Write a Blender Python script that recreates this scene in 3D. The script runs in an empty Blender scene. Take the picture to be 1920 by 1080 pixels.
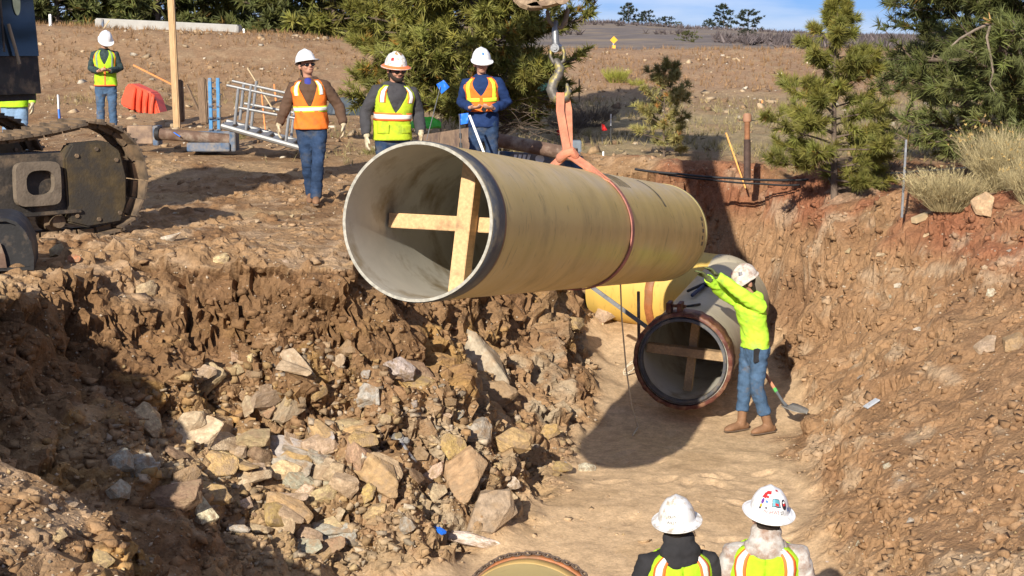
import bpy, bmesh, math, random
import numpy as np
from mathutils import Vector, Matrix
from mathutils.bvhtree import BVHTree

# ------------------------------------------------------------------ camera, sky, sun, exposure
sc = bpy.context.scene
COL = sc.collection
F_PX, CAM_H = 3000.0, 4.07
PITCH = math.atan(440 / F_PX)
cam_d = bpy.data.cameras.new('camera')
cam_d.sensor_width = 36.0
cam_d.lens = F_PX / 1920 * 36
cam_d.clip_start = 0.1
cam_d.clip_end = 3000
cam = bpy.data.objects.new('camera', cam_d)
cam.location = (0, 0, CAM_H)
cam.rotation_euler = (math.pi / 2 - PITCH, 0, 0)
COL.objects.link(cam)
sc.camera = cam

SUN_AZ, SUN_EL = math.radians(18), math.radians(25)   # heading of the light (right of +Y), elevation
world = bpy.data.worlds.new('World')
sc.world = world
world.use_nodes = True
wn = world.node_tree.nodes
wl = world.node_tree.links
for n in list(wn): wn.remove(n)
sky = wn.new('ShaderNodeTexSky')
sky.sky_type = 'NISHITA'
sky.sun_disc = False
sky.sun_elevation = SUN_EL
sky.sun_rotation = math.pi + SUN_AZ
sky.altitude = 1800
sky.air_density = 1.0
sky.dust_density = 0.6
sky.ozone_density = 1.6
wtc = wn.new('ShaderNodeTexCoord')
wmp = wn.new('ShaderNodeMapping'); wmp.inputs['Scale'].default_value = (5, 5, 30); wmp.inputs['Location'].default_value = (4.3, 1.4, 2.35)
wnz = wn.new('ShaderNodeTexNoise'); wnz.inputs['Scale'].default_value = 1.7; wnz.inputs['Detail'].default_value = 5
wrp = wn.new('ShaderNodeValToRGB'); wrp.color_ramp.elements[0].position = 0.33; wrp.color_ramp.elements[1].position = 0.60
wmx = wn.new('ShaderNodeMixRGB'); wmx.inputs['Color2'].default_value = (6.4, 6.9, 7.9, 1)
wtint = wn.new('ShaderNodeMixRGB'); wtint.blend_type = 'MULTIPLY'; wtint.inputs['Fac'].default_value = 1
wtint.inputs['Color2'].default_value = (0.24, 0.38, 0.80, 1)
wbg = wn.new('ShaderNodeBackground'); wbg.inputs['Strength'].default_value = 0.088
wo = wn.new('ShaderNodeOutputWorld')
wl.new(wtc.outputs['Generated'], wmp.inputs['Vector']); wl.new(wmp.outputs['Vector'], wnz.inputs['Vector'])
wl.new(wnz.outputs['Fac'], wrp.inputs['Fac'])
wcf = wn.new('ShaderNodeMath'); wcf.operation = 'MULTIPLY'; wcf.inputs[1].default_value = 0.6
wl.new(wrp.outputs['Color'], wcf.inputs[0]); wl.new(wcf.outputs[0], wmx.inputs['Fac'])
wl.new(sky.outputs['Color'], wtint.inputs['Color1']); wl.new(wtint.outputs['Color'], wmx.inputs['Color1'])
wl.new(wmx.outputs['Color'], wbg.inputs['Color']); wl.new(wbg.outputs['Background'], wo.inputs['Surface'])

sun_d = bpy.data.lights.new('sun', 'SUN')
sun_d.energy = 4.6
sun_d.angle = math.radians(0.53)
sun_d.color = (1.0, 0.925, 0.81)
sun = bpy.data.objects.new('sun', sun_d)
ld = Vector((math.sin(SUN_AZ) * math.cos(SUN_EL), math.cos(SUN_AZ) * math.cos(SUN_EL), -math.sin(SUN_EL)))
sun.rotation_euler = ld.to_track_quat('-Z', 'Y').to_euler()
sun.location = (-10, -20, 30)
COL.objects.link(sun)
sc.view_settings.view_transform = 'Standard'
sc.view_settings.look = 'None'
sc.view_settings.exposure = 0.58
sc.view_settings.gamma = 1.0
sc.cycles.max_bounces = 6
sc.cycles.diffuse_bounces = 3
sc.cycles.glossy_bounces = 2
sc.cycles.transparent_max_bounces = 4
sc.cycles.use_denoising = True

# ------------------------------------------------------------------ helpers
PI = math.pi
R = random.Random(7)
_f = Vector((0, math.cos(PITCH), -math.sin(PITCH)))
_u = Vector((0, math.sin(PITCH), math.cos(PITCH)))
_r = Vector((1, 0, 0))
CAMP = Vector((0, 0, CAM_H))
def ray(px, py):
    return _f + _r * ((px - 960) / F_PX) + _u * ((540 - py) / F_PX)
def P(px, py, D):                      # a pixel of the survey photo at a distance D along the optical axis
    return CAMP + ray(px, py) * D
def S(px, D):                          # a length in pixels at distance D, in metres
    return px * D / F_PX

def tag(o, label=None, cat=None, group=None, kind=None):
    if label: o['label'] = label
    if cat: o['category'] = cat
    if group: o['group'] = group
    if kind: o['kind'] = kind
    return o
def thing(name, loc, label, cat, group=None, rz=0.0, scale=1.0):
    o = bpy.data.objects.new(name, None)
    o.empty_display_size = 0.2
    o.location = loc; o.rotation_euler = (0, 0, rz); o.scale = (scale,) * 3
    COL.objects.link(o)
    return tag(o, label, cat, group)
def link_mesh(name, me, mat, parent=None, smooth=False):
    o = bpy.data.objects.new(name, me)
    COL.objects.link(o)
    if mat is not None:
        for m in (mat if isinstance(mat, (list, tuple)) else [mat]):
            me.materials.append(m)
    if parent is not None: o.parent = parent
    if smooth: me.polygons.foreach_set('use_smooth', np.ones(len(me.polygons), bool))
    return o
def copy_tree(o, parent=None):
    c = o.copy(); COL.objects.link(c); c.parent = parent
    for ch in list(o.children): copy_tree(ch, c)
    return c

def frame_of(d, ref=None):
    d = Vector(d).normalized()
    ref = Vector(ref) if ref is not None else (Vector((0, 0, 1)) if abs(d.z) < .9 else Vector((1, 0, 0)))
    x = ref.cross(d)
    if x.length < 1e-5: x = Vector((1, 0, 0)).cross(d)
    x.normalize()
    return x, d.cross(x)

class MB:
    """collects shapes; build() links them as one mesh object"""
    def __init__(s): s.v = []; s.f = []; s.c = []; s.mi = []; s.m = 0; s.col = (1, 1, 1, 1)
    def add(s, vs, fs):
        n = len(s.v)
        s.v += [tuple(v) for v in vs]; s.f += [tuple(i + n for i in f) for f in fs]
        s.c += [s.col] * len(vs); s.mi += [s.m] * len(fs)
        return s
    def box(s, c, size, rot=None, taper=1.0):
        a, b, h = [q / 2 for q in size]
        vs = [Vector((x * (taper if z > 0 else 1), y * (taper if z > 0 else 1), z)) for z in (-h, h) for x, y in ((-a, -b), (a, -b), (a, b), (-a, b))]
        if rot is not None:
            m = rot if isinstance(rot, Matrix) else Matrix.Rotation(rot, 3, 'Z')
            vs = [m @ v for v in vs]
        c = Vector(c)
        return s.add([v + c for v in vs], [(3, 2, 1, 0), (4, 5, 6, 7), (0, 1, 5, 4), (1, 2, 6, 5), (2, 3, 7, 6), (3, 0, 4, 7)])
    def beam(s, p0, p1, w, h, ref=None):
        p0, p1 = Vector(p0), Vector(p1)
        x, y = frame_of(p1 - p0, ref)
        vs = [p + x * (sx * w / 2) + y * (sy * h / 2) for p in (p0, p1) for sx, sy in ((-1, -1), (1, -1), (1, 1), (-1, 1))]
        return s.add(vs, [(3, 2, 1, 0), (4, 5, 6, 7), (0, 1, 5, 4), (1, 2, 6, 5), (2, 3, 7, 6), (3, 0, 4, 7)])
    def tube(s, pts, rad, seg=8, caps=True, ref=None, round_caps=False, close=False):
        pts = [Vector(p) for p in pts]
        rr = list(rad) if isinstance(rad, (list, tuple)) else [rad] * len(pts)
        rr = [r if isinstance(r, (list, tuple)) else (r, r) for r in rr]
        n = len(pts); n0 = len(pts)
        tans = []
        for i in range(n):
            if close: t = pts[(i + 1) % n] - pts[i - 1]
            else: t = pts[min(i + 1, n - 1)] - pts[max(i - 1, 0)]
            tans.append(t.normalized() if t.length > 1e-9 else Vector((0, 0, 1)))
        x, y = frame_of(tans[0], ref)
        rings = []
        for i in range(n):
            t = tans[i]
            if ref is not None: x, y = frame_of(t, ref)
            else:
                x = (x - t * x.dot(t))
                x = x.normalized() if x.length > 1e-6 else frame_of(t)[0]
                y = t.cross(x)
            rings.append((pts[i], x.copy(), y.copy(), t, rr[i]))
        if round_caps:
            def cap(rg, sg):
                p, x, y, t, r = rg; m = (r[0] + r[1]) / 2; out = []
                for a in (0.5, 0.85): out.append((p + t * (sg * m * math.sin(a * PI / 2)), x, y, t, (r[0] * math.cos(a * PI / 2), r[1] * math.cos(a * PI / 2))))
                return out
            rings = cap(rings[0], -1)[::-1] + rings + cap(rings[-1], 1)
            n = len(rings)
        vs = []; fs = []
        for p, x, y, t, r in rings:
            for k in range(seg):
                a = 2 * PI * k / seg
                vs.append(p + x * (r[0] * math.cos(a)) + y * (r[1] * math.sin(a)))
        for i in range(n if close else n - 1):
            j = (i + 1) % n
            for k in range(seg):
                l = (k + 1) % seg
                fs.append((i * seg + k, i * seg + l, j * seg + l, j * seg + k))
        if caps and not close:
            fs.append(tuple(range(seg))[::-1]); fs.append(tuple((n - 1) * seg + k for k in range(seg)))
        return s.add(vs, fs)
    def cyl(s, p0, p1, r0, r1=None, seg=16): return s.tube([p0, p1], [r0, r0 if r1 is None else r1], seg)
    def ell(s, c, r, rot=None, seg=14, rows=9):
        c = Vector(c); vs = []; fs = []
        for i in range(rows + 1):
            a = -PI / 2 + PI * i / rows
            for k in range(seg):
                b = 2 * PI * k / seg
                v = Vector((r[0] * math.cos(a) * math.cos(b), r[1] * math.cos(a) * math.sin(b), r[2] * math.sin(a)))
                if rot is not None: v = rot @ v
                vs.append(c + v)
        for i in range(rows):
            for k in range(seg):
                l = (k + 1) % seg
                fs.append((i * seg + k, i * seg + l, (i + 1) * seg + l, (i + 1) * seg + k))
        return s.add(vs, fs)
    def prism(s, prof, y0, y1, m=None):
        """profile of (x,z) extruded along y; m maps to place"""
        vs = [Vector((x, y, z)) for y in (y0, y1) for x, z in prof]
        if m is not None: vs = [m @ v for v in vs]
        n = len(prof)
        fs = [tuple(range(n)), tuple(range(2 * n - 1, n - 1, -1))] + [(i, i + n, (i + 1) % n + n, (i + 1) % n) for i in range(n)]
        return s.add(vs, fs)
    def mesh(s, name, off=None):
        me = bpy.data.meshes.new(name)
        vs = s.v if off is None else [(x - off[0], y - off[1], z - off[2]) for x, y, z in s.v]
        me.from_pydata(vs, [], s.f); me.update()
        if any(m for m in s.mi): me.polygons.foreach_set('material_index', s.mi)
        if any(c != (1, 1, 1, 1) for c in s.c):
            at = me.color_attributes.new('tone', 'FLOAT_COLOR', 'POINT')
            at.data.foreach_set('color', np.array(s.c, np.float32).ravel())
        return me
    def build(s, name, mat, parent=None, smooth=False, local=False, bevel=0.0, angle=40):
        off = parent.location if (parent is not None and not local) else None
        if parent is not None and not local and parent.parent is not None and parent.type == 'MESH': off = parent.parent.location
        me = s.mesh(name, off)
        bm = bmesh.new(); bm.from_mesh(me)
        bmesh.ops.recalc_face_normals(bm, faces=bm.faces)
        if bevel > 0:
            es = [e for e in bm.edges if len(e.link_faces) == 2 and e.calc_face_angle(0) > math.radians(30)]
            bmesh.ops.bevel(bm, geom=es, offset=bevel, segments=2, affect='EDGES', clamp_overlap=True)
        bm.to_mesh(me); bm.free()
        o = link_mesh(name, me, mat, parent)
        if smooth:
            me.polygons.foreach_set('use_smooth', np.ones(len(me.polygons), bool))
            try: me.set_sharp_from_angle(angle=math.radians(angle))
            except Exception: pass
        return o

# --- numpy noise
def _hash(ix, iy, iz, seed):
    h = (ix.astype(np.int64) * 374761393 + iy.astype(np.int64) * 668265263 + iz.astype(np.int64) * 2147483647 + seed * 974634431) & 0xffffffff
    h = ((h ^ (h >> 13)) * 1274126177) & 0xffffffff
    h = ((h ^ (h >> 16)) * 2246822519) & 0xffffffff
    return ((h ^ (h >> 15)) & 0xffffff) / float(0xffffff)
def vnoise(p, seed=0):
    i = np.floor(p).astype(np.int64); f = p - i
    f = f * f * f * (f * (f * 6 - 15) + 10)
    out = 0
    for dx in (0, 1):
        wx = f[:, 0] if dx else 1 - f[:, 0]
        for dy in (0, 1):
            wy = f[:, 1] if dy else 1 - f[:, 1]
            for dz in (0, 1):
                wz = f[:, 2] if dz else 1 - f[:, 2]
                out = out + wx * wy * wz * _hash(i[:, 0] + dx, i[:, 1] + dy, i[:, 2] + dz, seed)
    return out * 2 - 1
def fbm(p, octv=4, seed=0, gain=.5):
    a, t, s = 1.0, 0, 0
    for k in range(octv):
        t = t + a * vnoise(p * (2.03 ** k) + 17.3 * k, seed + k); s += a; a *= gain
    return t / s
def worley(p, seed=0):
    """F1, F2 and a random value of the nearest cell"""
    i = np.floor(p).astype(np.int64)
    f1 = np.full(len(p), 9.0); f2 = np.full(len(p), 9.0); idv = np.zeros(len(p))
    for dx in (-1, 0, 1):
        for dy in (-1, 0, 1):
            for dz in (-1, 0, 1):
                a, b, c = i[:, 0] + dx, i[:, 1] + dy, i[:, 2] + dz
                q = np.stack([a + _hash(a, b, c, seed), b + _hash(a, b, c, seed + 1), c + _hash(a, b, c, seed + 2)], 1)
                d = np.sqrt(((p - q) ** 2).sum(1))
                r = _hash(a, b, c, seed + 3)
                nearer = d < f1
                f2 = np.where(nearer, f1, np.minimum(f2, d)); idv = np.where(nearer, r, idv); f1 = np.where(nearer, d, f1)
    return f1, f2, idv
def sstep(a, b, x):
    t = np.clip((x - a) / (b - a), 0, 1)
    return t * t * (3 - 2 * t)

# --- materials
MATS = {}
def nodes_of(name):
    m = bpy.data.materials.new(name); m.use_nodes = True
    nt = m.node_tree
    b = nt.nodes['Principled BSDF']
    return m, nt, b
def rgb(c): return (c[0], c[1], c[2], 1)
def mat(name, col, rough=.75, var=.25, scale=6, bump=.2, bscale=40, metal=0.0, dirt=None, dirt_amt=.4, dirt_scale=3, stretch=(1, 1, 1), spec=.4, tone=False, objcol=False, detail=4):
    if name in MATS: return MATS[name]
    m, nt, b = nodes_of(name); N, L = nt.nodes, nt.links
    tc = N.new('ShaderNodeTexCoord'); mp = N.new('ShaderNodeMapping'); mp.inputs['Scale'].default_value = stretch
    L.new(tc.outputs['Object'], mp.inputs['Vector'])
    nz = N.new('ShaderNodeTexNoise'); nz.inputs['Scale'].default_value = scale; nz.inputs['Detail'].default_value = detail; nz.inputs['Roughness'].default_value = .6
    L.new(mp.outputs['Vector'], nz.inputs['Vector'])
    mr = N.new('ShaderNodeMapRange'); mr.inputs['From Min'].default_value = .28; mr.inputs['From Max'].default_value = .72
    mr.inputs['To Min'].default_value = 1 - var; mr.inputs['To Max'].default_value = 1 + var
    L.new(nz.outputs['Fac'], mr.inputs['Value'])
    mul = N.new('ShaderNodeVectorMath'); mul.operation = 'SCALE'
    if objcol:
        oi = N.new('ShaderNodeObjectInfo'); L.new(oi.outputs['Color'], mul.inputs[0])
    elif tone:
        at = N.new('ShaderNodeAttribute'); at.attribute_name = 'tone'
        mm = N.new('ShaderNodeVectorMath'); mm.operation = 'MULTIPLY'; mm.inputs[1].default_value = col[:3]
        L.new(at.outputs['Color'], mm.inputs[0]); L.new(mm.outputs['Vector'], mul.inputs[0])
    else: mul.inputs[0].default_value = col[:3]
    L.new(mr.outputs['Result'], mul.inputs['Scale'])
    out = mul.outputs['Vector']
    if dirt is not None:
        n2 = N.new('ShaderNodeTexNoise'); n2.inputs['Scale'].default_value = dirt_scale; n2.inputs['Detail'].default_value = 6; n2.inputs['Roughness'].default_value = .65
        L.new(tc.outputs['Object'], n2.inputs['Vector'])
        rp = N.new('ShaderNodeMapRange'); rp.inputs['From Min'].default_value = .62 - dirt_amt * .4; rp.inputs['From Max'].default_value = .75 - dirt_amt * .25
        L.new(n2.outputs['Fac'], rp.inputs['Value'])
        mx = N.new('ShaderNodeMixRGB'); mx.inputs['Color2'].default_value = rgb(dirt)
        L.new(rp.outputs['Result'], mx.inputs['Fac']); L.new(out, mx.inputs['Color1']); out = mx.outputs['Color']
    L.new(out, b.inputs['Base Color'])
    b.inputs['Roughness'].default_value = rough; b.inputs['Metallic'].default_value = metal
    b.inputs['Specular IOR Level'].default_value = spec
    if bump > 0:
        n3 = N.new('ShaderNodeTexNoise'); n3.inputs['Scale'].default_value = bscale; n3.inputs['Detail'].default_value = 4
        L.new(mp.outputs['Vector'], n3.inputs['Vector'])
        bp = N.new('ShaderNodeBump'); bp.inputs['Strength'].default_value = bump; bp.inputs['Distance'].default_value = .02
        L.new(n3.outputs['Fac'], bp.inputs['Height']); L.new(bp.outputs['Normal'], b.inputs['Normal'])
    MATS[name] = m
    return m
# ------------------------------------------------------------------ the ground: ledge, trench, slopes behind
ST = [  # stations: Y, profile of (x, z), floor left and right edge
 (3.0, [(-9, 2.3), (9, 2.3)], 0.2, 0.3),
 (5.0, [(-9, 2.2), (-3.2, 2.2), (-2.3, 1.0), (-1.6, -.45), (1.9, -.45), (2.8, .4), (6.5, 2.3)], -1.6, 1.9),
 (7.6, [(-9, 2.2), (-4.0, 2.15), (-3.0, 1.75), (-2.3, 1.3), (-1.8, .55), (-1.3, -.42), (2.0, -.42), (2.8, .35), (7.0, 2.3)], -1.35, 2.0),
 (8.6, [(-9, 2.2), (-4.0, 2.2), (-3.1, 1.86), (-2.6, 1.68), (-2.1, 1.40), (-1.75, 1.05), (-1.4, .3), (-1.1, -.4), (2.1, -.4), (2.9, .35), (7.0, 2.3)], -1.2, 2.1),
 (9.6, [(-9, 2.2), (-4.8, 2.2), (-4.1, 1.4), (-3.3, .8), (-2.4, .42), (-1.7, .0), (-1.2, -.36), (2.2, -.36), (2.95, .38), (7.1, 2.3)], -1.3, 2.2),
 (10.6, [(-9, 2.2), (-4.7, 2.2), (-4.1, 1.4), (-3.4, .8), (-2.4, .35), (-1.7, -.05), (-1.2, -.33), (2.25, -.33), (3.0, .4), (7.2, 2.3)], -1.3, 2.25),
 (12.0, [(-9, 2.2), (-3.95, 2.2), (-3.7, 1.6), (-3.1, 1.1), (-2.4, .6), (-1.9, .25), (-1.3, -.1), (-.9, -.22), (2.4, -.22), (3.0, .4), (7.3, 2.3)], -1.1, 2.4),
 (13.0, [(-9, 2.2), (-3.8, 2.2), (-3.45, 1.4), (-2.6, .95), (-1.6, .55), (-.8, .2), (-.3, -.14), (2.5, -.14), (3.1, .4), (7.3, 2.3)], -.35, 2.5),
 (13.7, [(-9, 2.2), (-3.7, 2.2), (-3.3, 1.8), (-2.6, 1.5), (-1.7, 1.35), (-1.1, .75), (-.4, .25), (.1, -.08), (2.55, -.08), (3.15, .45), (7.2, 2.3)], .05, 2.55),
 (14.25, [(-9, 2.2), (-3.3, 2.18), (-1.6, 2.15), (-1.35, 1.7), (-.9, 1.05), (-.25, .5), (.35, -.02), (2.6, -.02), (3.2, .5), (7.0, 2.3)], .35, 2.6),
 (15.7, [(-9, 2.2), (-1.5, 2.2), (-1.0, 1.45), (-.55, .95), (.05, .45), (.7, 0), (2.8, 0), (3.35, .5), (6.2, 2.3)], .7, 2.8),
 (16.8, [(-9, 2.2), (-1.1, 2.2), (-.55, 1.5), (-.1, 1.05), (.45, .45), (.85, .05), (3.0, .03), (3.5, .55), (5.7, 2.25)], .85, 3.0),
 (17.6, [(-9, 2.2), (-.8, 2.2), (-.3, 1.6), (.15, 1.0), (.6, .5), (.95, .15), (3.15, .08), (3.6, .55), (4.7, 1.65), (5.3, 2.1), (5.8, 2.25)], .95, 3.15),
 (18.8, [(-9, 2.2), (-.35, 2.2), (.15, 1.5), (.55, .8), (.95, .35), (1.3, .2), (3.4, .2), (3.8, .7), (4.35, 1.6), (4.7, 2.08), (5.2, 2.25)], 1.0, 3.4),
 (20.2, [(-9, 2.25), (.1, 2.25), (.5, 1.5), (.85, .8), (1.3, .5), (3.3, .45), (3.62, .95), (3.88, 1.7), (4.08, 2.12), (4.6, 2.26)], 1.0, 3.3),
 (21.3, [(-9, 2.28), (.35, 2.28), (.65, 1.5), (.9, .9), (1.3, .75), (3.15, .75), (3.4, 1.15), (3.62, 1.85), (3.82, 2.2), (4.3, 2.28)], 1.2, 3.0),
 (22.0, [(-9, 2.3), (.6, 2.3), (.9, 1.6), (1.2, 1.15), (2.9, 1.15), (3.25, 1.7), (3.5, 2.15), (3.9, 2.3)], 2, 2.1),
 (22.7, [(-9, 2.33), (.8, 2.33), (1.1, 2.2), (3.2, 2.2), (3.5, 2.33), (9, 2.33)], 2, 2.1),
 (24.0, [(-9, 2.40), (9, 2.40)], 2, 2.1),
]
FARL = ([24, 29, 33, 37, 42, 46, 60], [2.40, 2.6, 2.85, 3.3, 4.55, 4.62, 4.6])
FARR = ([24, 30, 36, 41, 44.5, 47, 60], [2.40, 2.68, 3.12, 3.72, 4.16, 4.18, 4.15])
SY = np.array([s[0] for s in ST])
def base_z(x, y):
    """x, y arrays -> z, floor mask"""
    z = np.zeros_like(x); fl = np.zeros_like(x)
    zs = []; fs = []
    for Y, prof, a, b in ST:
        px = np.array([p[0] for p in prof]); pz = np.array([p[1] for p in prof])
        zs.append(np.interp(x, px, pz)); fs.append(np.minimum(x - a, b - x))
    zs = np.array(zs); fs = np.array(fs)
    k = np.clip(np.searchsorted(SY, y, side='right') - 1, 0, len(SY) - 2)
    t = np.clip((y - SY[k]) / (SY[k + 1] - SY[k]), 0, 1)
    ii = np.arange(len(x))
    z = zs[k, ii] * (1 - t) + zs[k + 1, ii] * t
    fl = fs[k, ii] * (1 - t) + fs[k + 1, ii] * t
    zl = np.interp(y, *FARL) + .25 * sstep(-6, -14, x) * sstep(33, 42, y) - .30 * sstep(-7, -3, x) * sstep(33, 42, y); zr = np.interp(y, *FARR)
    w = sstep(-3.5, 1.0, x)
    zf = zl * (1 - w) + zr * w
    z = np.where(y > 24, zf, z)
    fl = np.where((y > 21.5), -1, fl)
    for bx, by, bz, br in BUMPS:
        z = z + bz * np.exp(-((x - bx) ** 2 + (y - by) ** 2) / (br * br))
    return z, fl
BUMPS = [(5.9, 18.2, .25, .5), (4.75, 19.6, .2, .4), (-5.1, 8.5, 1.55, .95), (5.2, 17.6, .22, .7), (6.2, 16.6, .3, .9), (4.2, 21.6, .25, .6), (2.0, 23.2, .28, .8), (3.1, 23.0, .22, .6), (.9, 23.4, .22, .6),
         (-3.9, 21.5, .12, .6), (-2.6, 14.9, .10, .5), (-3.6, 14.6, .08, .5), (-.6, 22.2, .1, .5), (4.9, 18.6, .12, .4), (-5.2, 23.5, .15, .9), (-1.6, 17.2, .0, .5)]

def half_w(y): return np.maximum(7.2, .40 * y + 2.5)
rows = []
y = 3.0
while y < 47.5:
    rows.append(y)
    y += .1 if y < 8.2 else   .027 if y < 15 else .031 if y < 18 else .05 if y < 24 else .05 + (y - 24) * .012
rows = np.array(rows); NC = 515
uu = np.linspace(-1, 1, NC)
GX = (uu[None, :] * half_w(rows)[:, None]); GY = np.repeat(rows[:, None], NC, 1)
NR = len(rows)
gx, gy = GX.ravel(), GY.ravel()
wob = np.stack([gx * .9, gy * .9, np.zeros_like(gx)], 1)
amp = np.where(gy < 23.5, 1.0, .0)
wob2 = np.stack([gx * 3.2, gy * 3.2, np.zeros_like(gx)], 1)
sx = gx + (.24 * fbm(wob, 2, 11) + .06 * vnoise(wob2, 13)) * amp; sy = gy + (.34 * fbm(wob + 31, 2, 12) + .09 * vnoise(wob2 + 9, 14)) * amp
gz, gfl = base_z(sx, sy)
G3 = np.stack([gx, gy, gz], 1)
def grid_normals(V):
    A = V.reshape(NR, NC, 3)
    du = np.gradient(A, axis=1); dv = np.gradient(A, axis=0)
    n = np.cross(du, dv); n /= np.linalg.norm(n, axis=2, keepdims=True) + 1e-9
    return n.reshape(-1, 3)
gn = grid_normals(G3)
steep = sstep(.93, .70, gn[:, 2])
near = sstep(26, 22, gy)
edge_n = fbm(np.stack([gx * 1.7, gy * 1.7, gz], 1), 4, 21)
sand = sstep(-.18, .12, gfl + .30 * edge_n) * near * sstep(21.6, 20.4, gy)
leftw = sstep(1.2, .4, gx - (gy - 16) * .25) * near          # the broken rock face on the left
rub = (1 - sand)
# large folds, clods and cracks
big = fbm(G3 * 1.15 + 5, 3, 31)
med = fbm(G3 * np.array([3.1, 3.1, 3.1]), 3, 41)
fin = fbm(G3 * 11, 3, 51)
f1, f2, idc = worley(G3 * np.array([2.6, 2.6, 3.2]) + .35 * np.stack([med, big, fin], 1), 61)
c1, c2, idd = worley(G3 * 7.5 + .3 * np.stack([fin, med, big], 1), 71)
crack = sstep(.0, .16, f2 - f1); crack2 = sstep(.0, .2, c2 - c1)
h = np.zeros(len(gx))
ww = steep * rub * near
rw = 1 - leftw
# bedding: broken ledges dipping to the right in the lower left face
bed = G3[:, 0] * .42 + G3[:, 1] * -.10 + G3[:, 2] * .92 + .10 * med + .05 * big
saw = np.modf(bed * 5.2 + 40)[0]
ledge = (saw - .5) * sstep(1.55, .95, G3[:, 2] + .3 * big)
e1, e2, ide = worley(G3 * np.array([4.2, 4.2, 4.6]) + .4 * np.stack([med, fin, big], 1) + 13, 91)
clod = sstep(.03, .22, c2 - c1) * np.clip((idd - .45) * 2, 0, 1)
clod2 = sstep(.03, .20, e2 - e1) * np.clip((ide - .55) * 2.2, 0, 1)
m6 = fbm(G3 * 5.5 + 21, 3, 95)
rgh = .45 + .55 * sstep(-.15, .25, fbm(G3 * .9 + 77, 2, 97))
h += ww * leftw * (.20 * big + .12 * med + .05 * m6 + .18 * (idc - .5) - .12 * (1 - crack) + rgh * (.13 * ledge + .08 * (ide - .5) + .04 * (idd - .5) - .03 * (1 - crack2)))
h += ww * rw * (.11 * big + .07 * med + .03 * m6 + .07 * (idc - .5) - .04 * (1 - crack) + .035 * (ide - .5) + .07 * clod2 * sstep(-.1, .3, big) + .03 * clod * sstep(0, .3, m6))
flat = (1 - steep) * rub * near
h += flat * (.05 * big + .025 * med + (.05 * clod2 + .035 * clod) * sstep(-.25, .35, med + .5 * big) + .012 * (idd - .5))
rim = flat * leftw * sstep(.0, .35, G3[:, 2] - 1.9) * sstep(15.6, 14.3, gy)
h += rim * (.06 * clod2 + .05 * clod + .04 * med)
h += sand * (.045 * big + .012 * med + .004 * fin)
h += rub * near * (.004 + .006 * leftw) * fin
rp = np.random.default_rng(4)
for k in range(46):
    yy = rp.uniform(10.2, 19.5); xl, xr = np.interp(yy, SY, [q[2] for q in ST]), np.interp(yy, SY, [q[3] for q in ST]); xx = rp.uniform(xl + .3, xr - .1); a_ = rp.normal() * .7
    m_ = (np.abs(gx - xx) < .3) & (np.abs(gy - yy) < .3)
    if not m_.any(): continue
    dx_, dy_ = gx[m_] - xx, gy[m_] - yy; u_ = dx_ * math.sin(a_) + dy_ * math.cos(a_); v_ = dx_ * math.cos(a_) - dy_ * math.sin(a_)
    r2 = (u_ / .15) ** 2 + (v_ / .06) ** 2
    h[m_] += sand[m_] * (-.020 * np.exp(-r2 ** 2) + .007 * np.exp(-(np.sqrt(r2) - 1.3) ** 2 * 6))
# overhanging rim and vertical gullies of the left face
gul = np.abs(vnoise(np.stack([gx * 2.1 + gy * 1.1, gy * .7, np.zeros_like(gx)], 1), 81))
h += -.20 * ww * leftw * sstep(.12, .0, gul)
# the fields beyond
far = 1 - near
h += far * (.07 * big + .04 * med)
G3 = G3 + gn * h[:, None]
gn2 = grid_normals(G3)
idx = np.arange(NR * NC).reshape(NR, NC)
quads = np.stack([idx[:-1, :-1], idx[:-1, 1:], idx[1:, 1:], idx[1:, :-1]], -1).reshape(-1, 4)
def np_mesh(name, V, Fq):
    me = bpy.data.meshes.new(name)
    k = Fq.shape[1]
    me.vertices.add(len(V)); me.vertices.foreach_set('co', np.ascontiguousarray(V, np.float32).ravel())
    me.loops.add(Fq.size); me.loops.foreach_set('vertex_index', np.ascontiguousarray(Fq, np.int32).ravel())
    me.polygons.add(len(Fq)); me.polygons.foreach_set('loop_start', np.arange(0, Fq.size, k, dtype=np.int32))
    me.polygons.foreach_set('loop_total', np.full(len(Fq), k, np.int32))
    me.update(calc_edges=True)
    return me
def np_color(me, name, C):
    a = me.color_attributes.new(name, 'FLOAT_COLOR', 'POINT')
    if C.shape[1] == 3: C = np.concatenate([C, np.ones((len(C), 1))], 1)
    a.data.foreach_set('color', np.ascontiguousarray(C, np.float32).ravel())
gme = np_mesh('ground', G3, quads)

# soil colours: which soil lies where
n_a = fbm(G3 * 1.6 + 3, 4, 101); n_b = fbm(G3 * .7 + 9, 4, 102); n_c = fbm(G3 * 5, 3, 103); n_d = fbm(G3 * np.array([2.2, 2.2, 6]), 3, 104)
def mixc(C, c, f): return C * (1 - f[:, None]) + np.array(c)[None, :] * f[:, None]
C = np.tile(np.array([.300, .190, .105]), (len(gx), 1))
C = mixc(C, (.195, .110, .056), sstep(-.05, .35, n_a) * .85)
C = mixc(C, (.40, .285, .165), sstep(.05, .4, n_b) * .7)
C = mixc(C, (.34, .20, .115), sstep(.1, .45, n_c) * .5)
lw = leftw * steep * rub
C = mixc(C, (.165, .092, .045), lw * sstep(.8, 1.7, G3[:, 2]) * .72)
C = mixc(C, (.40, .245, .085), lw * sstep(.12, .40, n_d) * sstep(.55, .8, G3[:, 2]) * sstep(1.75, 1.4, G3[:, 2]) * .6)
C = mixc(C, (.40, .34, .25), lw * sstep(.0, .4, fbm(G3 * 3.3, 3, 105)) * sstep(1.1, .6, G3[:, 2]) * .7)
red = sstep(.2, .9, gx - 1.0) * near * sstep(1.55, 2.0, G3[:, 2]) * sstep(14, 16.5, gy)
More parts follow.
